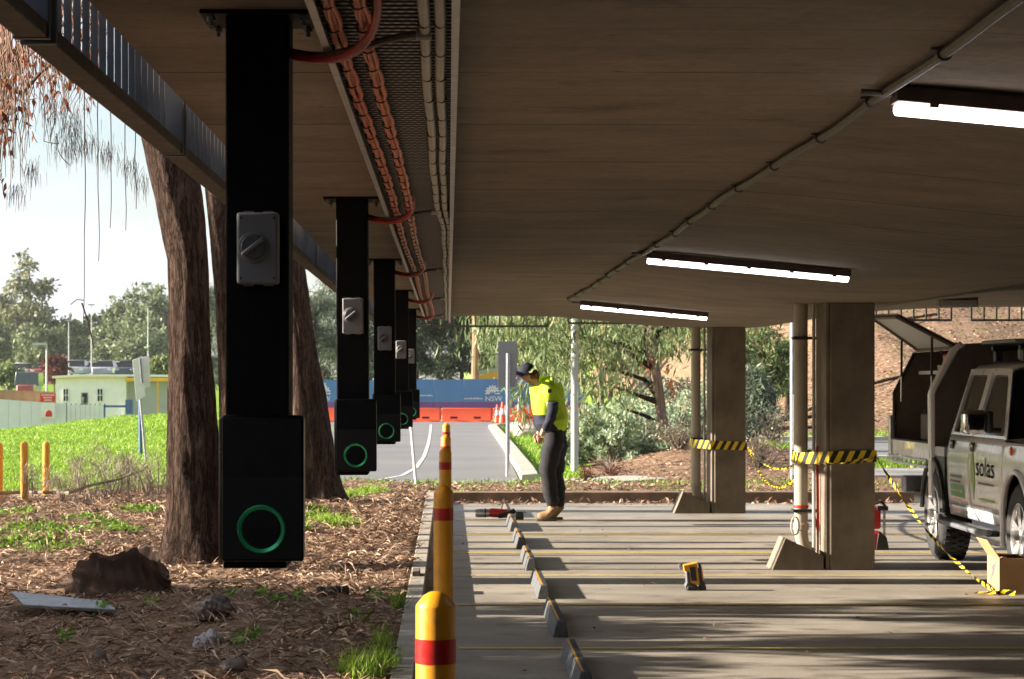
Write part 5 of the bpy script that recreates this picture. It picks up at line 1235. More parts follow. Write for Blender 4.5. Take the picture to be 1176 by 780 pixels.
sp_ = [(gp(x_, y_), r_) for x_, y_, r_ in [(170,695,.05),(318,690,.05),(345,692,.04),(275,742,.06),(290,738,.05),(118,705,.03),(75,745,.04),(300,688,.03),(265,690,.03),(430,690,.05),(410,712,.05)]]
weeds(300, sp_, .04, 'weeds', 'small green seedlings in the shaded mulch')
sp_ = [(gp(x_, y_), r_) for x_, y_, r_ in [(432,775,.07),(445,765,.06),(418,778,.06),(440,745,.04),(400,776,.05),(455,700,.03)]]
blades(520, clumps_at(sp_), .15, .006, 'grassb', 'grass', 'tall green grass tuft beside the kerb at the bottom', .3)
def mound(n):
    Yv = 30.2+ (rng.uniform(size=n)**1.3)*34; px = rng.uniform(-30, 382, n); X = (px-VX)*Yv/F
    s = ((X+5.05)/.75)**2+((Yv-29.9)/1.3)**2 > 1; return X[s], Yv[s]
blades(60000, mound, .07, .018, 'grassb', 'grass', 'sunlit lawn over the mound at the left', .55)
def isl(n):
    Yv = rng.uniform(36.5, 82, n); X = rng.uniform(1.5, 4.6, n)+0; s = (X < 2.0+(Yv-36)*.05); return X[s], Yv[s]
blades(14000, isl, .12, .022, 'grassb', 'grass', 'grass behind the curved road kerb', .5)
def strip(n):
    X = rng.uniform(-1.5, 9, n); Yv = rng.uniform(30.2, 35.2, n); s = (Yv > 33.6-.8*rng.uniform(size=n)) | (np.sin(X*5)*np.sin(Yv*4) > .55); s &= ~((X > 1.3) & (Yv > 34.6)); return X[s], Yv[s]
blades(7000, strip, .10, .016, 'grassn', 'grass', 'sparse weeds over the strip beyond the end kerb', .6)
def rgt(n):
    Yv = np.where(rng.uniform(size=n) < .5, rng.uniform(42, 45.6, n), rng.uniform(61.9, 66, n)); X = rng.uniform(6, 18, n); return X, Yv
blades(12000, rgt, .15, .03, 'grassb', 'grass', 'grass verges beside the side road at the right', .5)

# ------------------------------------------------------------------ signs and poles
def pole(name, label, cat, a, b, r, m, parent=None):
    t = thing(name, label, cat, a) if parent is None else parent
    mb = MB(); mb.tube([a, b], r, 12); mb.build('post', m, t, smooth=True); return t
b0 = G(583,548,0.0); Ys = b0.y; t = pole('road_sign', 'back of a pale rectangular sign on a thin pole behind the worker', 'sign', b0, W(583.5,406,Ys), .033, 'galv')
a1, a2 = W(572,445,Ys-.05), W(594,399,Ys-.05); mb = MB(); mb.bb(a1.x,a2.x,Ys+.036,Ys+.042,a1.z,a2.z+.1); mb.build('panel', 'plasticgrey', t, bevel=.001)
b0 = G(660,541,.05); t = pole('steel_pole', 'thick pale steel pole rising behind the worker into the leaves', 'pole', b0, W(660,330,b0.y), .062, 'lightgrey')
b0 = G(911,552,.12); t = pole('steel_pole', 'dark steel pole with a white strip between the two columns', 'pole', b0, W(911,300,b0.y), .05, 'galvdark')
mb = MB(); mb.bb(b0.x-.012,b0.x+.045,b0.y-.064,b0.y-.052,.2,W(0,453,b0.y).z); mb.build('white_strip', 'white', t)
# leaning white post behind the chargers
b0 = gp(478,556); pole('white_post', 'leaning white post at the roadside under the furthest chargers', 'post', b0, W(470.5,470,b0.y), .022, 'white')
# signs at left
Ys = 37.0; b0 = W(168,528,Ys); b0.z = float(gz(b0.x, Ys))-.05
t = pole('parking_sign', 'tilted pair of sign panels on a pole on the mound', 'sign', b0, W(157,412,Ys), .022, 'galv')
def quadp(pts, Y, th, name, m, par):
    P = [W(a, b, Y) for a, b in pts]; mb = MB(); mb.prism(P, (0, th, 0)); return mb.build(name, m, par, bevel=.002)
quadp([(152,414),(163.5,409),(167,455),(156.5,461)], Ys-.06, .006, 'panel', 'white', t); quadp([(161,411),(171.5,408),(172.5,444),(163,447)], Ys+.05, .006, 'panel', 'white', t)
mb = MB(); mb.tube([W(160.5,412,Ys-.08), W(163,440,Ys-.08)], .018, 8); mb.build('bracket', 'galvdark', t)
p = W(161.5,494,38.5); p.z = float(gz(p.x, 38.5)); pole('steel_post', 'short dark post behind the tilted sign pole', 'post', p, W(161,458,38.5), .03, 'bluesteel')
# give way sign
Yg = 62.0; b0 = Vector(((372-VX)*Yg/F, Yg, float(gz((372-VX)*Yg/F, Yg)))); t = pole('short_white_post', 'white post in front of the blue hoarding, left of the chargers', 'post', b0, W(372.5,440,Yg), .04, 'white')
Yg = 70.0; b0 = Vector(((366.5-VX)*Yg/F, Yg, float(gz((366.5-VX)*Yg/F, Yg)))); t = pole('give_way_sign', 'red and white triangular sign just right of the leaning trunk', 'sign', b0, W(366.5,430,Yg), .03, 'galv')
def tri(s, y, nm, m, par): 
    mb = MB(); c = W(366,433.5,Yg); mb.prism([(c.x-s, y, c.z+s*.6), (c.x+s, y, c.z+s*.6), (c.x, y, c.z-s*1.1)], (0,.006,0)); return mb.build(nm, m, par)
tri(.15, Yg-.05, 'panel', 'signred', t); tri(.09, Yg-.058, 'centre', 'white', t)

# hoarding with emblem and water barriers
YH = 94.0
def hz(py, Y=YH): return EYE-(py-VY)*Y/F
def hx(px, Y=YH): return (px-VX)*Y/F
t = thing('hoarding', 'long blue printed hoarding across the road behind the orange barriers', 'hoarding', (0, YH, 0))
xa, xb = hx(325), hx(672)
for i in range(10):
    w_ = (xb-xa)/10; top = hz(437-(i*.25)); xx0, xx1 = xa+i*w_, xa+(i+1)*w_-.012
    mb = MB(); mb.bb(xx0, xx1, YH, YH+.02, hz(461.5), top+.01*math.sin(i*2.2)); mb.build('banner', 'blue', t)
    mb = MB(); mb.bb(xx0, xx1, YH, YH+.02, .2, hz(461.5)-.002); mb.build('banner_border', 'purple', t)
    mb = MB(); mb.tube([(xx1+.006, YH+.06, 0), (xx1+.006, YH+.06, top+.08)], .025, 8); mb.build('post', 'galv', t)
def waratah(cx, cz, s, name_='flower_emblem'):
    mb = MB(); y = YH-.01
    def petal(ang, r0, r1, w):
        ca, sa = math.sin(R(ang)), math.cos(R(ang)); P = []
        for f_ in np.linspace(0, 1, 7): P.append((r0+(r1-r0)*f_, w*math.sin(math.pi*f_**.8)*.5))
        for f_ in np.linspace(1, 0, 7)[1:-1]: P.append((r0+(r1-r0)*f_, -w*math.sin(math.pi*f_**.8)*.5))
        mb.prism([(cx+s*(a*ca+b*sa), y, cz+s*(a*sa-b*ca)) for a, b in P], (0,.006,0))
    for a in range(-100, 101, 25): petal(a, .62, 1.0, .2)
    for a in range(-87, 88, 25): petal(a, .42, .78, .19)
    for a in range(-75, 76, 30): petal(a, .18, .5, .18)
    for a in (-108, 108): petal(a, .3, .7, .15)
    petal(0, -.05, .22, .16)
    return mb.build(name_, 'textwhite', t)
cx_ = hx(565.5); waratah(cx_, hz(450.8), .31)
place_text('NSW', .27, (hx(557), YH-.012, hz(460.6)), (1,0,0), (0,0,1), 'lettering', 'textwhite', t, sx=1.12)
waratah(hx(371.5), hz(450.8), .31); place_text('NSW', .27, (hx(363), YH-.012, hz(460.6)), (1,0,0), (0,0,1), 'lettering', 'textwhite', t, sx=.92)
random.seed(2); mb = MB()
for xs0, xs1, py in ((480,497,455),(533,553,458.5)):
    a = hx(xs0)
    while a < hx(xs1): w_ = random.uniform(.02,.05); mb.bb(a, a+w_, YH-.01, YH-.004, hz(py), hz(py)+random.uniform(.03,.06)); a += w_+.02
mb.build('small_print', 'textwhite', t)
YB = 91.5; x_ = hx(330, YB); wb = MB()
def barrier(x0, label):
    t = thing('water_barrier', label, 'barrier', (x0+1, YB, 0), 'orange water barriers in a line')
    mb = MB(); h = .55; L_ = 1.93
    mb.add([(x0,YB-.25,0),(x0+L_,YB-.25,0),(x0+L_,YB-.11,h*.45),(x0,YB-.11,h*.45),(x0,YB-.07,h),(x0+L_,YB-.07,h),(x0,YB+.07,h),(x0+L_,YB+.07,h),(x0,YB+.25,0),(x0+L_,YB+.25,0)],
      [(0,1,2,3),(3,2,5,4),(4,5,7,6),(6,7,9,8),(0,8,9,1),(0,3,4,6,8),(1,9,7,5,2)]); mb.build('body', 'orange', t, bevel=.02)
    for u in (.25, .72): mb = MB(); mb.bb(x0+u*L_-.14, x0+u*L_+.14, YB-.255, YB-.2, .14, .22); mb.build('fork_slot', 'blackplastic', t)
    mb = MB(); mb.bb(x0+L_+.002, x0+L_+.065, YB-.05, YB+.05, .08, .48); mb.build('hinge_pin', 'orange', t)
names = ['hidden behind the leaning trunk','left of the second charger','behind the second charger','behind the third charger','just right of the chargers','below the small white print','left of the traffic cones','behind the sign pole','behind the worker','furthest right, behind the pale pole','past the pale pole at the right','last of the line at the right']
for i in range(6): barrier(x_+i*2.0, 'orange water filled barrier on the road, '+names[i] if i < 4 else 'orange water filled barrier on the road, '+names[i+1])
def cone(px, py, Y, label, sc=1):
    x_ = hx(px, Y); z_ = float(gz(x_, Y)); z_ = 0.012; t = thing('traffic_cone', label, 'cone', (x_, Y, z_), 'traffic cones by the barriers')
    mb = MB(); mb.lathe([(.13*sc,.02),(.125*sc,.03),(.03*sc,.68*sc),(.022*sc,.70*sc)], (x_,Y,z_), 'z', 18); mb.build('body', 'orange', t, smooth=True)
    mb = MB(); mb.bb(x_-.17*sc,x_+.17*sc,Y-.17*sc,Y+.17*sc,z_,z_+.03); mb.build('base', 'blackplastic', t)
    mb = MB(); mb.lathe([(.088*sc,.30*sc),(.061*sc,.48*sc)], (x_,Y,z_), 'z', 18); mb.f = [f for f in mb.f if len(f) == 4]; mb.v = [((v[0]-x_)*1.03+x_, (v[1]-Y)*1.03+Y, v[2]) for v in mb.v]; mb.build('white_band', 'white', t, smooth=True)
cone(571, 0, 88.5, 'left traffic cone with a white band, below the flower emblem'); cone(577, 0, 87.5, 'taller traffic cone next to the sign pole', 1.15); cone(580.5, 0, 89, 'third cone, half behind the sign pole', .95)
# red and white folding barrier right of the sign pole
t = thing('folding_barrier', 'red and white folding road barrier seen behind the worker', 'barrier', (hx(601,84), 84, 0))
mb = MB(); a = hx(592,84); b = hx(612,84); mb.bb(a,b,84,84.02,.62,.74); mb.build('top_board', 'white', t)
mb = MB(); 
for k in range(3): mb.bb(a+.1+k*.2,a+.19+k*.2,83.99,83.998,.62,.74)
mb.build('red_stripe', 'signred', t)
mb = MB(); mb.tube([(a+.05,84,.0),(a+.12,84,1.05)], .018, 6); mb.tube([(b-.05,84,.0),(b-.25,84,1.0)], .018, 6); mb.build('leg', 'white', t)
rock('sandstone_boulder', 'pale sandstone boulder on the grass island, left of two', 'rock', (hx(597,70),70,.12), (.36,.3,.26), 'rock', 21, rough=.12)
rock('sandstone_boulder', 'pale sandstone boulder on the island close to the worker', 'rock', (hx(607,66),66,.12), (.42,.3,.22), 'rock', 24, rough=.12)

# ------------------------------------------------------------------ distant left: hut, fence, cars, lamps
YB2 = 118.0
def bz(py, Y=YB2): return EYE-(py-VY)*Y/F
t = thing('site_hut', 'long cream demountable hut with two windows and an orange eave', 'building', (hx(130,YB2), YB2, -.9))
xa, xb = hx(64,YB2), hx(214,YB2); zt_ = bz(432); xm = hx(145,YB2)
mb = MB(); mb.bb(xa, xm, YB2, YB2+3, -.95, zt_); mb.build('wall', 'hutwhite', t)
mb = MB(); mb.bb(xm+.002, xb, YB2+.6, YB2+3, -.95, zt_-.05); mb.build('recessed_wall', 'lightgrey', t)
mb = MB(); mb.prism([(xa-.15,YB2-.2,zt_+.003),(hx(97,YB2),YB2-.2,bz(430)),(xb,YB2-.2,bz(430.5)),(xb,YB2-.2,bz(433.2)),(hx(97,YB2),YB2-.2,bz(432)),(xa-.15,YB2-.2,bz(434.5))], (0,3.4,0)); mb.build('roof', 'hutwhite', t)
mb = MB(); mb.bb(hx(144,YB2), xb, YB2-.215, YB2-.203, bz(438), bz(434)); mb.bb(xa-.1, hx(144,YB2), YB2-.212,YB2-.202, bz(434.8), bz(434)); mb.build('fascia', 'awning', t)
for px in (181, 143.5): mb = MB(); mb.bb(hx(px,YB2),hx(px+1.6,YB2),YB2-.15,YB2-.05,-.9,bz(437)); mb.build('veranda_post', 'hutwhite' if px < 150 else 'awning', t)
for a, b in ((72.5,79),(111.5,118.5)):
    mb = MB(); mb.bb(hx(a,YB2),hx(b,YB2),YB2-.03,YB2-.003,bz(461),bz(447)); w_ = mb.build('window', 'glassdark', t)
    mb = MB(); c_ = (a+b)/2
    for q_ in (a, c_-.3, b-.6): mb.bb(hx(q_,YB2),hx(q_+.7,YB2),YB2-.06,YB2-.031,bz(461),bz(447))
    mb.bb(hx(a,YB2),hx(b,YB2),YB2-.06,YB2-.032,bz(461.4),bz(460.6)); mb.bb(hx(a,YB2),hx(b,YB2),YB2-.058,YB2-.033,bz(454.3),bz(453.6)); mb.build('frame', 'hutwhite', w_)
mb = MB(); mb.bb(hx(93.5,YB2),hx(101,YB2),YB2-.04,YB2-.003,-.9,bz(451)); d_ = mb.build('door', 'plasticgrey', t); mb = MB(); mb.bb(hx(95,YB2),hx(100,YB2),YB2-.05,YB2-.041,bz(456),bz(452)); mb.build('door_glass', 'glassdark', d_)
mb = MB(); mb.tube([(hx(97.5,116.5),116.5,-.9),(hx(97.5,116.5),116.5,.75)], .05, 8); mb.lathe([(.12,0),(.13,.02),(.13,.25),(.1,.28)], (hx(97.5,116.5),116.5,.55)); o = mb.build('meter_post', 'blackplastic', smooth=True); tag(o, 'small black meter post in front of the hut door', 'post')
def fence_panel(pxa, pya, pxb, pyb, Y, name, m, label, cat='fence', posts=True, zb=-1.0):
    t = thing(name, label, cat, (hx(pxa,Y), Y, zb)); n = 8
    for i in range(n):
        a = hx(pxa+(pxb-pxa)*i/n, Y); b = hx(pxa+(pxb-pxa)*(i+1)/n, Y)-.01; za = EYE-(pya+(pyb-pya)*i/n-VY)*Y/F; z2 = EYE-(pya+(pyb-pya)*(i+1)/n-VY)*Y/F
        mb = MB(); mb.prism([(a,Y,zb),(b,Y,zb),(b,Y,z2),(a,Y,za)], (0,.04,0)); mb.build('panel', m, t)
        if posts: mb = MB(); mb.bb(b-.02,b+.04,Y+.045,Y+.1,zb,z2+.05); mb.build('post', 'galvdark', t)
fence_panel(-30, 456.5, 76, 464, 108, 'site_fence', 'fencesheet', 'pale grey sheeted site fence at the left edge')
fence_panel(-30, 447, 62, 450, 122, 'timber_fence', 'terracotta', 'brown timber fence behind the pale site fence')
fence_panel(76, 465, 120, 465, 110, 'white_railing', 'white', 'low white railing in front of the hut')
t = thing('blue_gate_frame', 'blue steel rail and block beside the hut', 'gate', (hx(135,106),106,-.9)); zb_ = lambda py: EYE-(py-VY)*106/F
mb = MB(); mb.bb(hx(119,106),hx(145,106),106,106.06,zb_(468),zb_(465.5)); mb.bb(hx(119,106),hx(121,106),106,106.06,-.9,zb_(465)); mb.build('rail', 'bluesteel', t)
mb = MB(); mb.bb(hx(144,106),hx(152,106),106,106.4,-.9,zb_(459)); mb.build('block', 'bluesteel', t)
Yr = 107.6; t = thing('warning_sign', 'red sign with white writing fixed on the pale site fence', 'sign', (hx(55,Yr),Yr,0)); zz = lambda py: EYE-(py-VY)*Yr/F
mb = MB(); mb.bb(hx(46,Yr),hx(64,Yr),Yr,Yr+.03,zz(461.5),zz(452)); mb.build('panel', 'signred', t)
mb = MB()
for j, (py, a0, a1) in enumerate(((454.5,48,62),(457.3,50,60),(460.3,51,59))):
    a = a0
    while a < a1: mb.bb(hx(a,Yr),hx(a+.8,Yr),Yr-.012,Yr-.004,zz(py),zz(py-1.3)); a += 1.25
mb.build('writing', 'white', t)
mb = MB(); mb.bb(hx(46.5,Yr),hx(63,Yr),Yr,Yr+.03,zz(480),zz(463)); lp = mb.build('lower_panel', 'white', t); mb = MB(); mb.lathe([(.16,0),(.15,-.01)], (hx(56,Yr),Yr-.004,zz(475)), 'y', 16); mb.bb(hx(52,Yr),hx(60,Yr),Yr-.014,Yr-.004,zz(478.5),zz(476.5)); mb.build('pictogram', 'signred', lp)
YG = 150; mb = MB(); mb.prism([(hx(16,YG),YG,EYE+(440-443)*YG/F),(hx(44,YG),YG,EYE-(443-440)*YG/F),(hx(44,YG),YG,EYE+(440-428)*YG/F),(hx(18,YG),YG,EYE+(440-427)*YG/F)], (0,2,0)); o = mb.build('shed_roof', 'carblue', bevel=.05); tag(o, 'slate blue shed roof behind the timber fence', 'roof')
mb = MB(); mb.bb(hx(16,YG)+.1,hx(44,YG)-.1,YG+.1,YG+1.9,-1,EYE-(443-440)*YG/F-.003); mb.build('wall', 'lightgrey', o)
mb = MB(); mb.bb(hx(19,140),hx(38,140),140,141.2,-1,EYE-(442-440)*140/F); o = mb.build('red_skip', 'carred', bevel=.06); tag(o, 'red skip in front of the blue shed roof', 'skip')
def car(px, Y, py, m, label, w=1.8):
    x = hx(px, Y); z0 = EYE-(py-VY)*Y/F; t = thing('parked_car', label, 'car', (x, Y, z0), 'cars parked on the ridge')
    mb = MB(); mb.add([(x-w/2,Y,z0+.3),(x+w/2,Y,z0+.3),(x+w/2,Y,z0+.9),(x-w/2,Y,z0+.9),(x-w/2,Y+4.3,z0+.3),(x+w/2,Y+4.3,z0+.3),(x+w/2,Y+4.3,z0+.95),(x-w/2,Y+4.3,z0+.95)], [(0,1,2,3),(7,6,5,4),(3,2,6,7),(0,3,7,4),(1,5,6,2),(0,4,5,1)]); mb.build('body', m, t, bevel=.12, seg=3)
    mb = MB(); mb.add([(x-w*.46,Y+1.1,z0+.92),(x+w*.46,Y+1.1,z0+.92),(x+w*.36,Y+1.9,z0+1.45),(x-w*.36,Y+1.9,z0+1.45),(x-w*.46,Y+4.1,z0+.92),(x+w*.46,Y+4.1,z0+.92),(x+w*.36,Y+3.5,z0+1.45),(x-w*.36,Y+3.5,z0+1.45)], [(0,1,2,3),(7,6,5,4),(0,3,7,4),(1,5,6,2)]); mb.build('window', 'glassdark', t)
    mb = MB(); mb.bb(x-w*.36,x+w*.36,Y+1.9,Y+3.5,z0+1.452,z0+1.5); mb.build('roof', m, t, bevel=.03)
    for s_ in (-1, 1):
        mb = MB(); mb.lathe([(.32,0),(.32,.2)], (x+s_*w*.42-.1, Y+.8, z0+.31), 'x', 14); mb.build('wheel', 'rubber', t)
        mb = MB(); mb.bb(x+s_*w*.36-.17,x+s_*w*.36+.17,Y-.02,Y+.1,z0+.62,z0+.78); mb.build('headlight', 'chrome', t, bevel=.02)
    return t
cl = [(20,235,434,'white','white car at the far left of the ridge'),(45,235,434,'carred','dull red car parked on the ridge'),(84,200,433.5,'carsilver','silver car right of the tall lamp post'),(100,236,432.5,'white','white car behind the silver one'),(117,205,433.5,'carsilver','silver car above the hut roof'),(127,240,432,'white','white car in the second row'),(138,235,432.5,'white','largest white car above the hut'),(143,200,434,'carblue','dark car in front of the white car'),(184,240,432,'carblue','dark blue car right of the white sign'),(194,210,434,'white','white car next to the thick trunk'),(73,250,431.5,'carblue','dark car behind the lamp post')]
for px, Y, py, m_, lb in cl: car(px, Y, py, m_, lb)
mb = MB(); mb.bb(hx(-60,199),hx(260,199),199,260,1.0,EYE-(434-440)*199/F-.02); o = mb.build('upper_car_park', 'asphalt'); struct(o)
def lamppost(px, Y, ptop, pbot, r, label, arm=0):
    a = W(px, pbot, Y); b = W(px, ptop, Y); t = thing('lamp_post', label, 'lamp post', a, 'distant lamp posts'); mb = MB(); mb.tube([a, b], [r, r*.6], 8); mb.build('post', 'lightgrey', t, smooth=True)
    mb = MB(); 
    if arm: mb.tube([b, W(px+arm, ptop+.3, Y)], r*.7, 6)
    mb.box(W(px+arm, ptop, Y)+Vector((0,0,0)), (r*9, r*4, r*1.6)); mb.build('lantern', 'lightgrey', t)
lamppost(53.5,130,395,462,.075,'near lamp post with an arm to the left', -9)
lamppost(79,190,368,438,.06,'tall pale lamp post right of the armed one')
lamppost(105,230,350,438,.07,'thin tall lamp post above the hut roof')
lamppost(170,190,352,430,.06,'tall pale lamp post left of the thick trunk')
lamppost(489-0,140,392,436,.06,'distant lamp post seen above the hoarding by the pines')
lamppost(570,120,391,442,.05,'slim lamp post with a flat head left of the sign')
# yellow awning shed behind the hoarding
Y_ = 112; t = thing('awning_shed', 'shed with a yellow awning above the blue hoarding', 'shed', (hx(561,Y_),Y_,0)); aw = lambda px, py: (hx(px,Y_), Y_, EYE-(py-VY)*Y_/F)
mb = MB(); mb.prism([aw(548,432),aw(575,424.5),aw(575,434),aw(560,437),aw(548,437)], (0,.2,0)); mb.build('awning', 'awning', t)
mb = MB(); mb.prism([aw(546,426),aw(575,421.5),aw(575,424.3),aw(548,431.8)], (0,4,0)); mb.build('roof', 'lightgrey', t)
mb = MB(); mb.bb(hx(549,Y_),hx(574,Y_),Y_+.3,Y_+4,-.5,aw(0,434)[2]); mb.build('wall', 'hutwhite', t)

# ------------------------------------------------------------------ trees behind
def ftree(px, ptop, Y, wpx, m, label, name='gum_tree', pbot=436, n=2600, lf=None, grp='trees on the far ridge', nm=None, squash=1, bm_='bark2', droop=None):
    x = hx(px, Y); zt_ = EYE-(ptop-VY)*Y/F; zb = EYE-(pbot-VY)*Y/F; w = wpx*Y/F/2; h = zt_-zb
    lf = lf or (.006*Y*.35, .0035*Y*.35)
    return make_tree(name, label, (x, Y, zb-.6), h, (x, Y, zb+h*.58), (w, min(w, 3.5), h*.42), max(.08, .02*h), n, lf, m, bm_, clumps=34, csz=min(w, h*.42)*.52, group=grp, limbs=5, droop=droop)
fl = [(34,272,290,44,'l_far2','tall gum tree with a narrow clumped crown at the far left',1800),(4,338,280,50,'l_far2','bushy gum at the left picture edge'),(28,345,270,60,'l_far2','olive gum below the tall narrow one'),(62,360,270,46,'l_far','gum tree behind the lamp post with the arm'),(88,372,300,40,'l_far','low gum between two pale lamp posts'),(112,362,290,44,'l_far','rounded gum above the row of cars'),(140,350,280,46,'l_far','wide green gum above the white sign'),(166,332,270,50,'l_far','large spreading gum left of the thick trunk'),(186,322,262,40,'l_far','tall gum touching the thick trunk'),(205,350,270,50,'l_far','gum behind the thick trunk'),(48,378,255,60,'l_far','low dark gum behind the shed roof'),(120,385,255,80,'l_far','dense low trees behind the parked cars'),(160,378,250,60,'l_far','dense low trees right of the parked cars'),(-15,365,260,60,'l_far','low trees beyond the left picture edge')]
for f_ in fl: ftree(*f_[:6], n=(f_[6] if len(f_) > 6 else 3000))
ftree(62,412,180,24,'l_red','dark red leafy shrub beside the near lamp post','red_shrub',pbot=442,n=1500,grp=None)
ftree(8,420,170,40,'l_euc','ivy green bush at the left edge behind the fence','green_bush',pbot=452,n=1500,grp=None)
ftree(185,410,150,24,'l_euc','small bright green bush right of the white sign','green_bush',pbot=436,n=900,grp=None)
# centre
for px, pt_, Y, w, m_, lb in [(362,300,120,56,'l_cas','grey green casuarina right of the leaning trunk'),(395,310,125,60,'l_cas','grey green casuarina behind the second charger post'),(425,330,120,50,'l_cas','casuarina glimpsed between charger posts'),(240,330,140,50,'l_cas','casuarina behind the twin trunks at left')]:
    ftree(px, pt_, Y, w, m_, lb, 'casuarina_tree', pbot=470, n=7000, lf=(.40,.05), grp='casuarina trees by the road', droop=(0,0,-.8), bm_='barkdark')
for px, pt_, Y, w, lb in [(478,300,108,50,'dark pine just right of the charger posts'),(505,290,112,52,'dark pine in the middle of the dark group'),(530,300,110,44,'dark pine left of the bare brown trunk'),(455,300,115,50,'dark pine behind the charger posts')]:
    ftree(px, pt_, Y, w, 'l_pine', lb, 'pine_tree', pbot=482, n=9000, lf=(.42,.05), grp='dark pines behind the hoarding', droop=(0,0,-.5), bm_='barkdark')
t = thing('bare_trunk', 'straight brown tree trunk above the hoarding, right of the dark pines', 'tree', (hx(546,104),104,0)); mb = MB(); mb.tube([(hx(545,104),104,0),(hx(546,104),104,3.2),(hx(548,104),104,9)], [.2,.16,.12], 10); mb.build('trunk', 'terracotta', t, smooth=True)
cs, rr = crown_clumps((hx(560,104),104,8.5), (2.6,2,1.5), 12, .9); V, Fq_ = leaves(blob_points(cs, rr, 2500), .3, .06, (0,0,-.8), .8); npmesh('crown', V, Fq_, 'l_far', t)
for px, pt_, Y, w, pb in [(560,392,150,34,432),(590,372,140,60,440),(640,350,130,80,442),(700,345,120,90,445),(750,340,115,80,446),(800,345,110,80,450),(845,350,105,70,450)]:
    ftree(px, pt_, Y, w, 'l_far' if px % 20 else 'l_far2', {560:'pale tree far behind the awning shed',590:'tree far behind the grey sign',640:'green tree backing the worker and pale pole',700:'green tree backing the gum leaves',750:'green tree behind the slender gum trunk',800:'green tree behind the far column pipe',845:'green tree behind the far column'}[px], 'background_tree', pbot=pb, n=4500, lf=(.42,.12), grp='trees backing the road')
# dark wattle right of far column
for px, pt_, Y, w, pb, lb in [(880,362,62,56,470,'dark green wattle tree right of the far column'),(868,420,52,44,520,'lower dark shrub right of the far column'),(905,390,66,40,450,'wattle behind the dark steel pole'),(840,380,60,50,500,'shady tree behind the far column')]:
    ftree(px, pt_, Y, w, 'l_cas' if pt_ > 400 else 'l_euc', lb, 'wattle_tree', pbot=pb, n=5200, lf=(.2,.035), grp='wattles between the columns', droop=(0,0,-.6), bm_='barkdark')
# near gum with drooping leaves
Yn = 43.0
t = thing('gum_tree', 'slender gum with drooping leaves and a brown trunk behind the bays', 'tree', (hx(768,Yn),Yn,.25))
def wn(px, py, dy=0): return W(px, py, Yn+dy)
mb = MB(); mb.tube([wn(769,530), wn(766,510), wn(760,480), wn(755,440), wn(750,410), wn(748,380), wn(744,340), wn(742,280)], [.12,.105,.1,.095,.09,.08,.065,.04], 12)
mb.build('trunk', 'bark2', t, smooth=True)
mb = MB(); br = [[(753,452),(748,420),(742,395),(741,360),(744,320)],[(750,412),(735,402),(700,392),(650,386),(610,384)],[(756,455),(740,436),(715,428),(690,422)],[(752,425),(730,410),(705,398),(672,396)],[(757,462),(735,455),(705,444)],[(762,492),(742,478),(718,470)],[(748,390),(770,372),(800,360)],[(745,350),(700,340),(640,332),(590,340)],[(744,340),(790,330),(830,345)]]
tips = []
for b in br:
    P = [wn(x_, y_, random.uniform(-.5,.5)*(i > 0)) for i, (x_, y_) in enumerate(b)]; mb.tube(P, [.07]+[.045*(1-i/len(P))+.008 for i in range(1, len(P))], 7)
mb.build('limb', 'barkdark', t, smooth=True)
cl_ = []; random.seed(21)
for k in range(125):
    px = random.uniform(560, 850); lim = np.interp(px, [560,600,640,680,720,760,800,850], [372,440,430,455,450,405,385,380])
    py = random.uniform(318, lim); 
    if random.random() < .25: py = random.uniform(330, 400)
    cl_.append((wn(px, py, random.uniform(-5.2,2.2)), random.uniform(.12,.30)))
for px, py in ((590,430),(585,445),(598,455),(592,470),(600,480),(584,420),(604,400),(645,470),(655,488),(665,478),(640,420),(690,480),(715,495),(725,488),(710,440),(830,360),(810,350)): cl_.append((wn(px+(4 if px < 600 else 0), py, random.uniform(-.5,.5)), .10 if px < 606 else .16))
P = np.concatenate([np.array([tuple(c)])+rng.normal(size=(int(330*r), 3))*np.array([[r, r*1.2, r*.75]]) for c, r in cl_]); 
V, Fq_ = leaves(P, .19, .032, (0,0,-1.15), .55); npmesh('crown', V, Fq_, 'l_euc', t)
P = np.concatenate([np.array([tuple(wn(px, py, 0))])+rng.normal(size=(9, 3))*.1 for px, py in ((741,420),(745,414),(762,418),(768,436),(775,442))]); V, Fq_ = leaves(P, .13, .05, (0,0,-1), .7); npmesh('orange_leaves', V, Fq_, 'l_orange', t)
mb = MB()
for k in range(40):
    c, r = random.choice(cl_); d = Vector((random.uniform(-.3,.6), random.uniform(-.3,.3), random.uniform(.1,.4))); mb.tube([c, c+d*.5+Vector((0,0,.05)), c+d], [.004,.007,.010], 5)
mb.build('twig', 'barkdark', t, smooth=True)
t = thing('pale_sapling', 'pale mottled sapling trunk right of the thick steel pole', 'tree', (hx(690,48),48,.3)); mb = MB(); mb.tube([W(693,510,48), W(691,470,48), W(689,430,48), W(690,380,48), W(686,330,48)], [.07,.065,.055,.05,.03], 9); mb.build('trunk', 'bark2', t, smooth=True)
cs, rr = crown_clumps(tuple(W(686,340,48)), (1.4,1.2,.8), 10, .5); V, Fq_ = leaves(blob_points(cs, rr, 1800), .17, .04, (0,0,-1), .7); npmesh('crown', V, Fq_, 'l_euc', t)
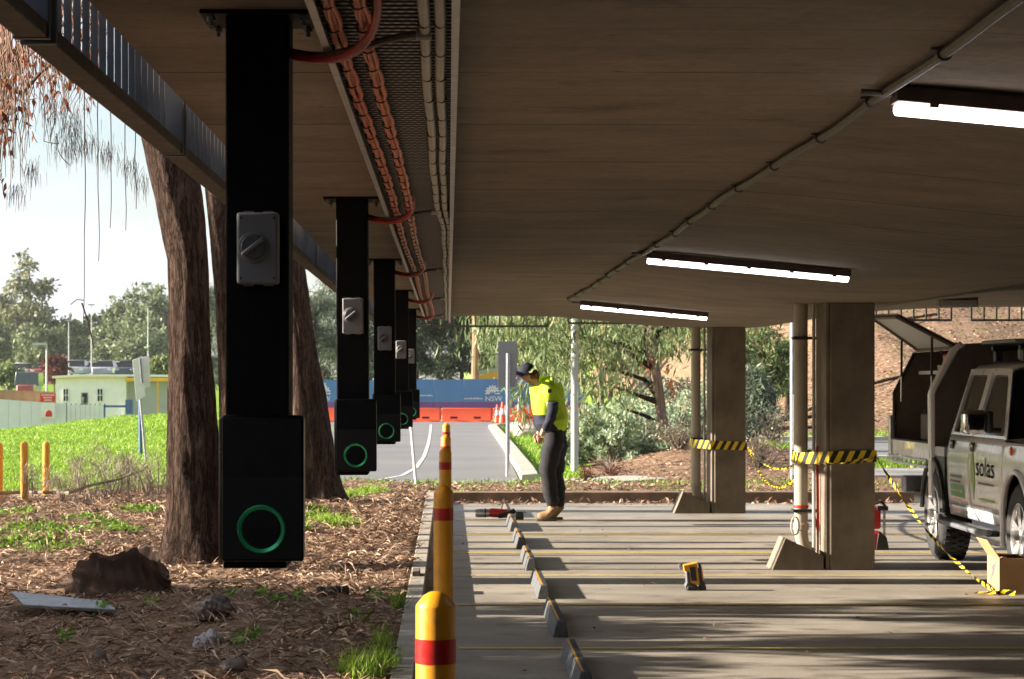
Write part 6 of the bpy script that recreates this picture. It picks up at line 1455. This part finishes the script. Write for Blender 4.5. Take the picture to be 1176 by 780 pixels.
# pale shrubs
sh = [(668,505,44,34,22),(690,498,45,40,30),(712,492,46,44,36),(735,488,47,44,42),(700,515,42.5,44,20),(735,512,43,40,26),(780,490,46,40,46),(800,478,48,40,46),(655,520,43,18,14),(765,470,49,40,40),(820,500,46,40,34)]
for i, (px, py, Y, w, h) in enumerate(sh):
    x_ = hx(px, Y); rz = h*Y/F; rx = w*Y/F; c = (x_, Y, EYE-(py-VY)*Y/F); g0 = float(gz(x_, Y))
    lb = ['low pale shrub nearest the worker','pale shrub second from the worker','pale shrub below the sapling','pale shrub left of the gum trunk','front pale shrub at the footpath','front pale shrub left of the gum trunk foot','tall pale shrub right of the gum trunk','tall pale shrub left of the far column pipe','smallest pale shrub beside the steel pole','pale shrub high behind the gum trunk','pale shrub behind the far column'][i]
    t = thing('pale_shrub', lb, 'shrub', (x_, Y, g0), 'pale leafy shrubs on the bank'); cs, rr = crown_clumps(c, (rx, .8, rz), 16, min(rx, rz)*.42)
    cs = [(a, b, max(cc, g0+.1)) for a, b, cc in cs]
    mb = MB()
    for q_ in cs[:10]: mb.tube([(x_, Y, g0-.03), ((x_+q_[0])/2, (Y+q_[1])/2, (g0+q_[2])/2+.05), q_], [.02,.012,.004], 5)
    mb.build('stem', 'greytwig', t, smooth=True); V, Fq_ = leaves(blob_points(cs, rr, 2600), .09, .042, (0,0,.5), 1); npmesh('foliage', V, Fq_, 'l_salt' if i not in (9,10) else 'l_cas', t)
# dry twiggy shrub and reddish seedlings on the mulch strip
def twiggy(px, py, w, h, n, label, m='greytwig', lm=None, Y=None):
    g0 = gp(px, py) if Y is None else Vector((hx(px,Y), Y, float(gz(hx(px,Y),Y)))); t = thing('twiggy_shrub', label, 'shrub', g0, 'dry twiggy shrubs'); mb = MB(); tips = []
    for k in range(n):
        d = Vector((random.gauss(0, w), random.gauss(0, w*.7), random.uniform(.4,1)*h)); tips.append(g0+d); mb.tube([g0+Vector((d.x*.1,d.y*.1,0)), g0+Vector((d.x*.4,d.y*.4,d.z*.6)), g0+d], [.007,.005,.002], 4)
    mb.build('twig', m, t)
    if lm: P = np.repeat(np.array([tuple(v) for v in tips]), 6, 0)+rng.normal(size=(n*6,3))*.05; V, Fq_ = leaves(P, .07, .02); npmesh('foliage', V, Fq_, lm, t)
random.seed(9)
twiggy(872,548,.28,.75,90,'grey twiggy shrub between the far column and the dark pole', lm='drygrass'); twiggy(888,530,.3,.8,70,'second twiggy shrub further back right of the far column', lm='l_cas', Y=46)
twiggy(700,540,.2,.3,50,'dry twigs at the edge of the pale shrubs', Y=39); twiggy(780,525,.35,.5,90,'dry twiggy growth at the foot of the gum trunk', lm='drygrass', Y=42)
twiggy(672,553,.07,.16,22,'small reddish seedling on the mulch strip', 'twig', 'l_red'); twiggy(705,549,.1,.16,26,'dark seedling right of the reddish one', 'twig', 'l_red')
# bank shrub top right
ftree(1160,368,88,50,'l_euc','green leafy bush at the top right of the bank','green_bush',pbot=395,n=1500,lf=(.25,.12),grp=None)
random.seed(12)
for k, (px, py, Y) in enumerate([(885,480,68),(1020,380,80),(1040,430,76),(930,460,70),(900,500,66),(1012,470,72)]):
    x_ = hx(px, Y); z_ = float(gz(x_, Y)); a = Vector((x_-1.6, Y-.3, float(gz(x_-1.6, Y-.3))+.05)); b = Vector((x_+1.8, Y+.6, float(gz(x_+1.8, Y+.6))+.08))
    logp('fallen_limb', 'thin fallen limb lying on the mulched bank, '+['low near the dark pole','high beside the hatch','beyond the ute canopy','behind the dark steel pole','at the foot of the bank','in line with the ute tray'][k], [a, (a+b)/2+Vector((0,0,.08)), b], .05, 'barkdark', 'branch', k)
flat_leaves(22000, (7.5,24), (63,92), .16, .05, 'litterred', 'bank_mulch', 'brown mulch and leaves on the bank at the right', 'mulch', lambda X, Y: X > 7.5)

# ------------------------------------------------------------------ hanging dead vines top left
random.seed(14); Yv = 10.5
t = thing('hanging_vines', 'tangle of dry hanging twigs with russet leaves at the top left', 'vine', W(20, -60, Yv)); mb = MB(); LP = []
mb.tube([W(-60,60,Yv), W(-10,90,Yv), W(25,108,Yv), W(45,85,Yv), W(75,60,Yv), W(110,20,Yv)], [.012,.014,.012,.009,.007,.005], 7)
for k in range(200):
    px = 125*(random.random()**1.7)-8; top = random.uniform(-60, 60); bot = np.interp(px, [-8,30,60,100,130], [200,165,125,120,110])*random.uniform(.45,1.15)
    dy = random.uniform(-.8,.8); n_ = 8; P = []; wx = 0
    for i in range(n_+1): wx += random.gauss(0, 3.6); P.append(W(px+wx, top+(bot-top)*i/n_, Yv+dy))
    mb.tube(P, [.0034-.0022*i/n_ for i in range(n_+1)], 4)
    if random.random() < .75:
        for _ in range(random.randint(1, 4)): LP.append(random.choice(P[2:]))
for px, py0, py1 in ((97,-40,372),(127,-40,262),(144,-40,265),(113,-40,300),(156,20,240)):
    P = [W(px+.8*math.sin(j*.7+px)+.5*math.sin(j*1.9), py0+(py1-py0)*j/12, Yv) for j in range(13)]; mb.tube(P, [.003-.00012*j for j in range(13)], 4)
P = [W(a, b, Yv) for a, b in ((97,345),(88,344),(81,350))]; mb.tube(P, .002, 4); P = [W(a, b, Yv) for a, b in ((94,348),(102,372),(108,400))]; mb.tube(P, [.0035,.003,.002], 4)
for k in range(12):
    a = random.uniform(0,110); b = random.uniform(40,190); r_ = random.uniform(15,45); s_ = random.uniform(0,6.28); mb.tube([W(a+r_*math.cos(s_+u), b+r_*.8*math.sin(s_+u), Yv+.3) for u in np.linspace(0, random.uniform(.4,1.0), 9)], .0018, 4)
for px, py, r_ in ((70,150,24),(85,135,20),(100,160,18),(125,170,15),(150,185,12),(60,120,20),(35,190,14),(160,205,9),(80,165,16),(20,215,12)):
    for k in range(int(r_*3.2)):
        a_ = px+random.gauss(0, r_*.5); b_2 = py+random.gauss(0, r_*.45); ln_ = random.uniform(10, 26); dx_ = random.gauss(0, 3)
        mb.tube([W(a_, b_2, Yv+.4), W(a_+dx_*.6, b_2+ln_*.5, Yv+.4), W(a_+dx_, b_2+ln_, Yv+.4)], [.0011,.0009,.0005], 3)
mb.build('twigs', 'twig', t, smooth=True)
LP = LP[::2]; P = np.repeat(np.array([tuple(v) for v in LP]), 2, 0)+rng.normal(size=(len(LP)*2,3))*.015; V, Fq_ = leaves(P, .05, .02, (0,0,-1), .6); npmesh('dry_leaves', V, Fq_, 'l_dead', t)

m_, nt_, b_p = mat('haze_air'); nt_.nodes.remove(b_p); pv = nt_.nodes.new('ShaderNodeVolumePrincipled'); pv.inputs['Density'].default_value = .00014; pv.inputs['Color'].default_value = (.93,.95,1,1); pv.inputs['Anisotropy'].default_value = .2
nt_.links.new(pv.outputs[0], nt_.nodes['Material Output'].inputs['Volume']); M['haze'] = m_
mb = MB(); mb.bb(-720, 720, -60, 1620, -2.4, 42); hz_o = mb.build('haze', 'haze'); stuff(hz_o, 'pale air haze over the far trees', 'haze')
# ------------------------------------------------------------------ camera, sky, sun
cam = bpy.data.cameras.new('camera'); co = bpy.data.objects.new('camera', cam); COL.objects.link(co); scn.camera = co
co.location = (0,0,EYE); co.rotation_euler = (R(90),0,0)
cam.sensor_width = 36; cam.lens = F/1176*36
cam.shift_x = (588-VX)/1176; cam.shift_y = (VY-390)/1176
cam.clip_start = .1; cam.clip_end = 4000
cam.dof.use_dof = True; cam.dof.focus_distance = 9.0; cam.dof.aperture_fstop = 18
SUN_EL = 20.0
d = Vector((math.cos(R(SUN_EL))*math.cos(R(-1.0)), math.cos(R(SUN_EL))*math.sin(R(-1.0)), -math.sin(R(SUN_EL))))
su = bpy.data.lights.new('sun', 'SUN'); so = bpy.data.objects.new('sun', su); COL.objects.link(so); su.energy = 5.0; su.angle = R(.5); su.color = (1,.885,.75)
so.rotation_euler = d.to_track_quat('-Z', 'Y').to_euler(); so.location = (-20,15,15)
w = bpy.data.worlds.new('World'); scn.world = w; w.use_nodes = True; nt = w.node_tree; bg = nt.nodes['Background']
sk = nt.nodes.new('ShaderNodeTexSky'); sk.sky_type = 'NISHITA'; sk.sun_disc = False; sk.sun_elevation = R(SUN_EL)
sd = -d; sk.sun_rotation = math.atan2(sd.x, sd.y); sk.air_density = 1.0; sk.dust_density = 1.5; sk.ozone_density = 1.2
tc = nt.nodes.new('ShaderNodeTexCoord'); mp = nt.nodes.new('ShaderNodeMapping'); mp.inputs['Scale'].default_value = (1.6,1.6,7); nt.links.new(tc.outputs['Generated'], mp.inputs[0])
nz = nt.nodes.new('ShaderNodeTexNoise'); nz.inputs['Scale'].default_value = 2.6; nz.inputs['Detail'].default_value = 7; nz.inputs['Roughness'].default_value = .55; nt.links.new(mp.outputs[0], nz.inputs['Vector'])
rp = ramp(nt, nz.outputs['Fac'], [(.38,(.1,)*3), (.60,(1,1,1))])
mx = nt.nodes.new('ShaderNodeMix'); mx.data_type = 'RGBA'; nt.links.new(rp.outputs[0], mx.inputs['Factor']); nt.links.new(sk.outputs[0], mx.inputs[6]); mx.inputs[7].default_value = (4.1,4.3,4.7,1)
nt.links.new(mx.outputs[2], bg.inputs[0]); bg.inputs[1].default_value = .06
vs_ = scn.view_settings; vs_.view_transform = 'Standard'; vs_.look = 'None'; vs_.gamma = 1; vs_.use_curve_mapping = False; vs_.exposure = 1.95
scn.display_settings.display_device = 'sRGB'
c_ = scn.cycles; c_.max_bounces = 10; c_.diffuse_bounces = 6; c_.glossy_bounces = 3; c_.transmission_bounces = 4; c_.transparent_max_bounces = 6; c_.caustics_reflective = False; c_.caustics_refractive = False
c_.volume_bounces = 0; c_.use_denoising = True; c_.sample_clamp_indirect = 6
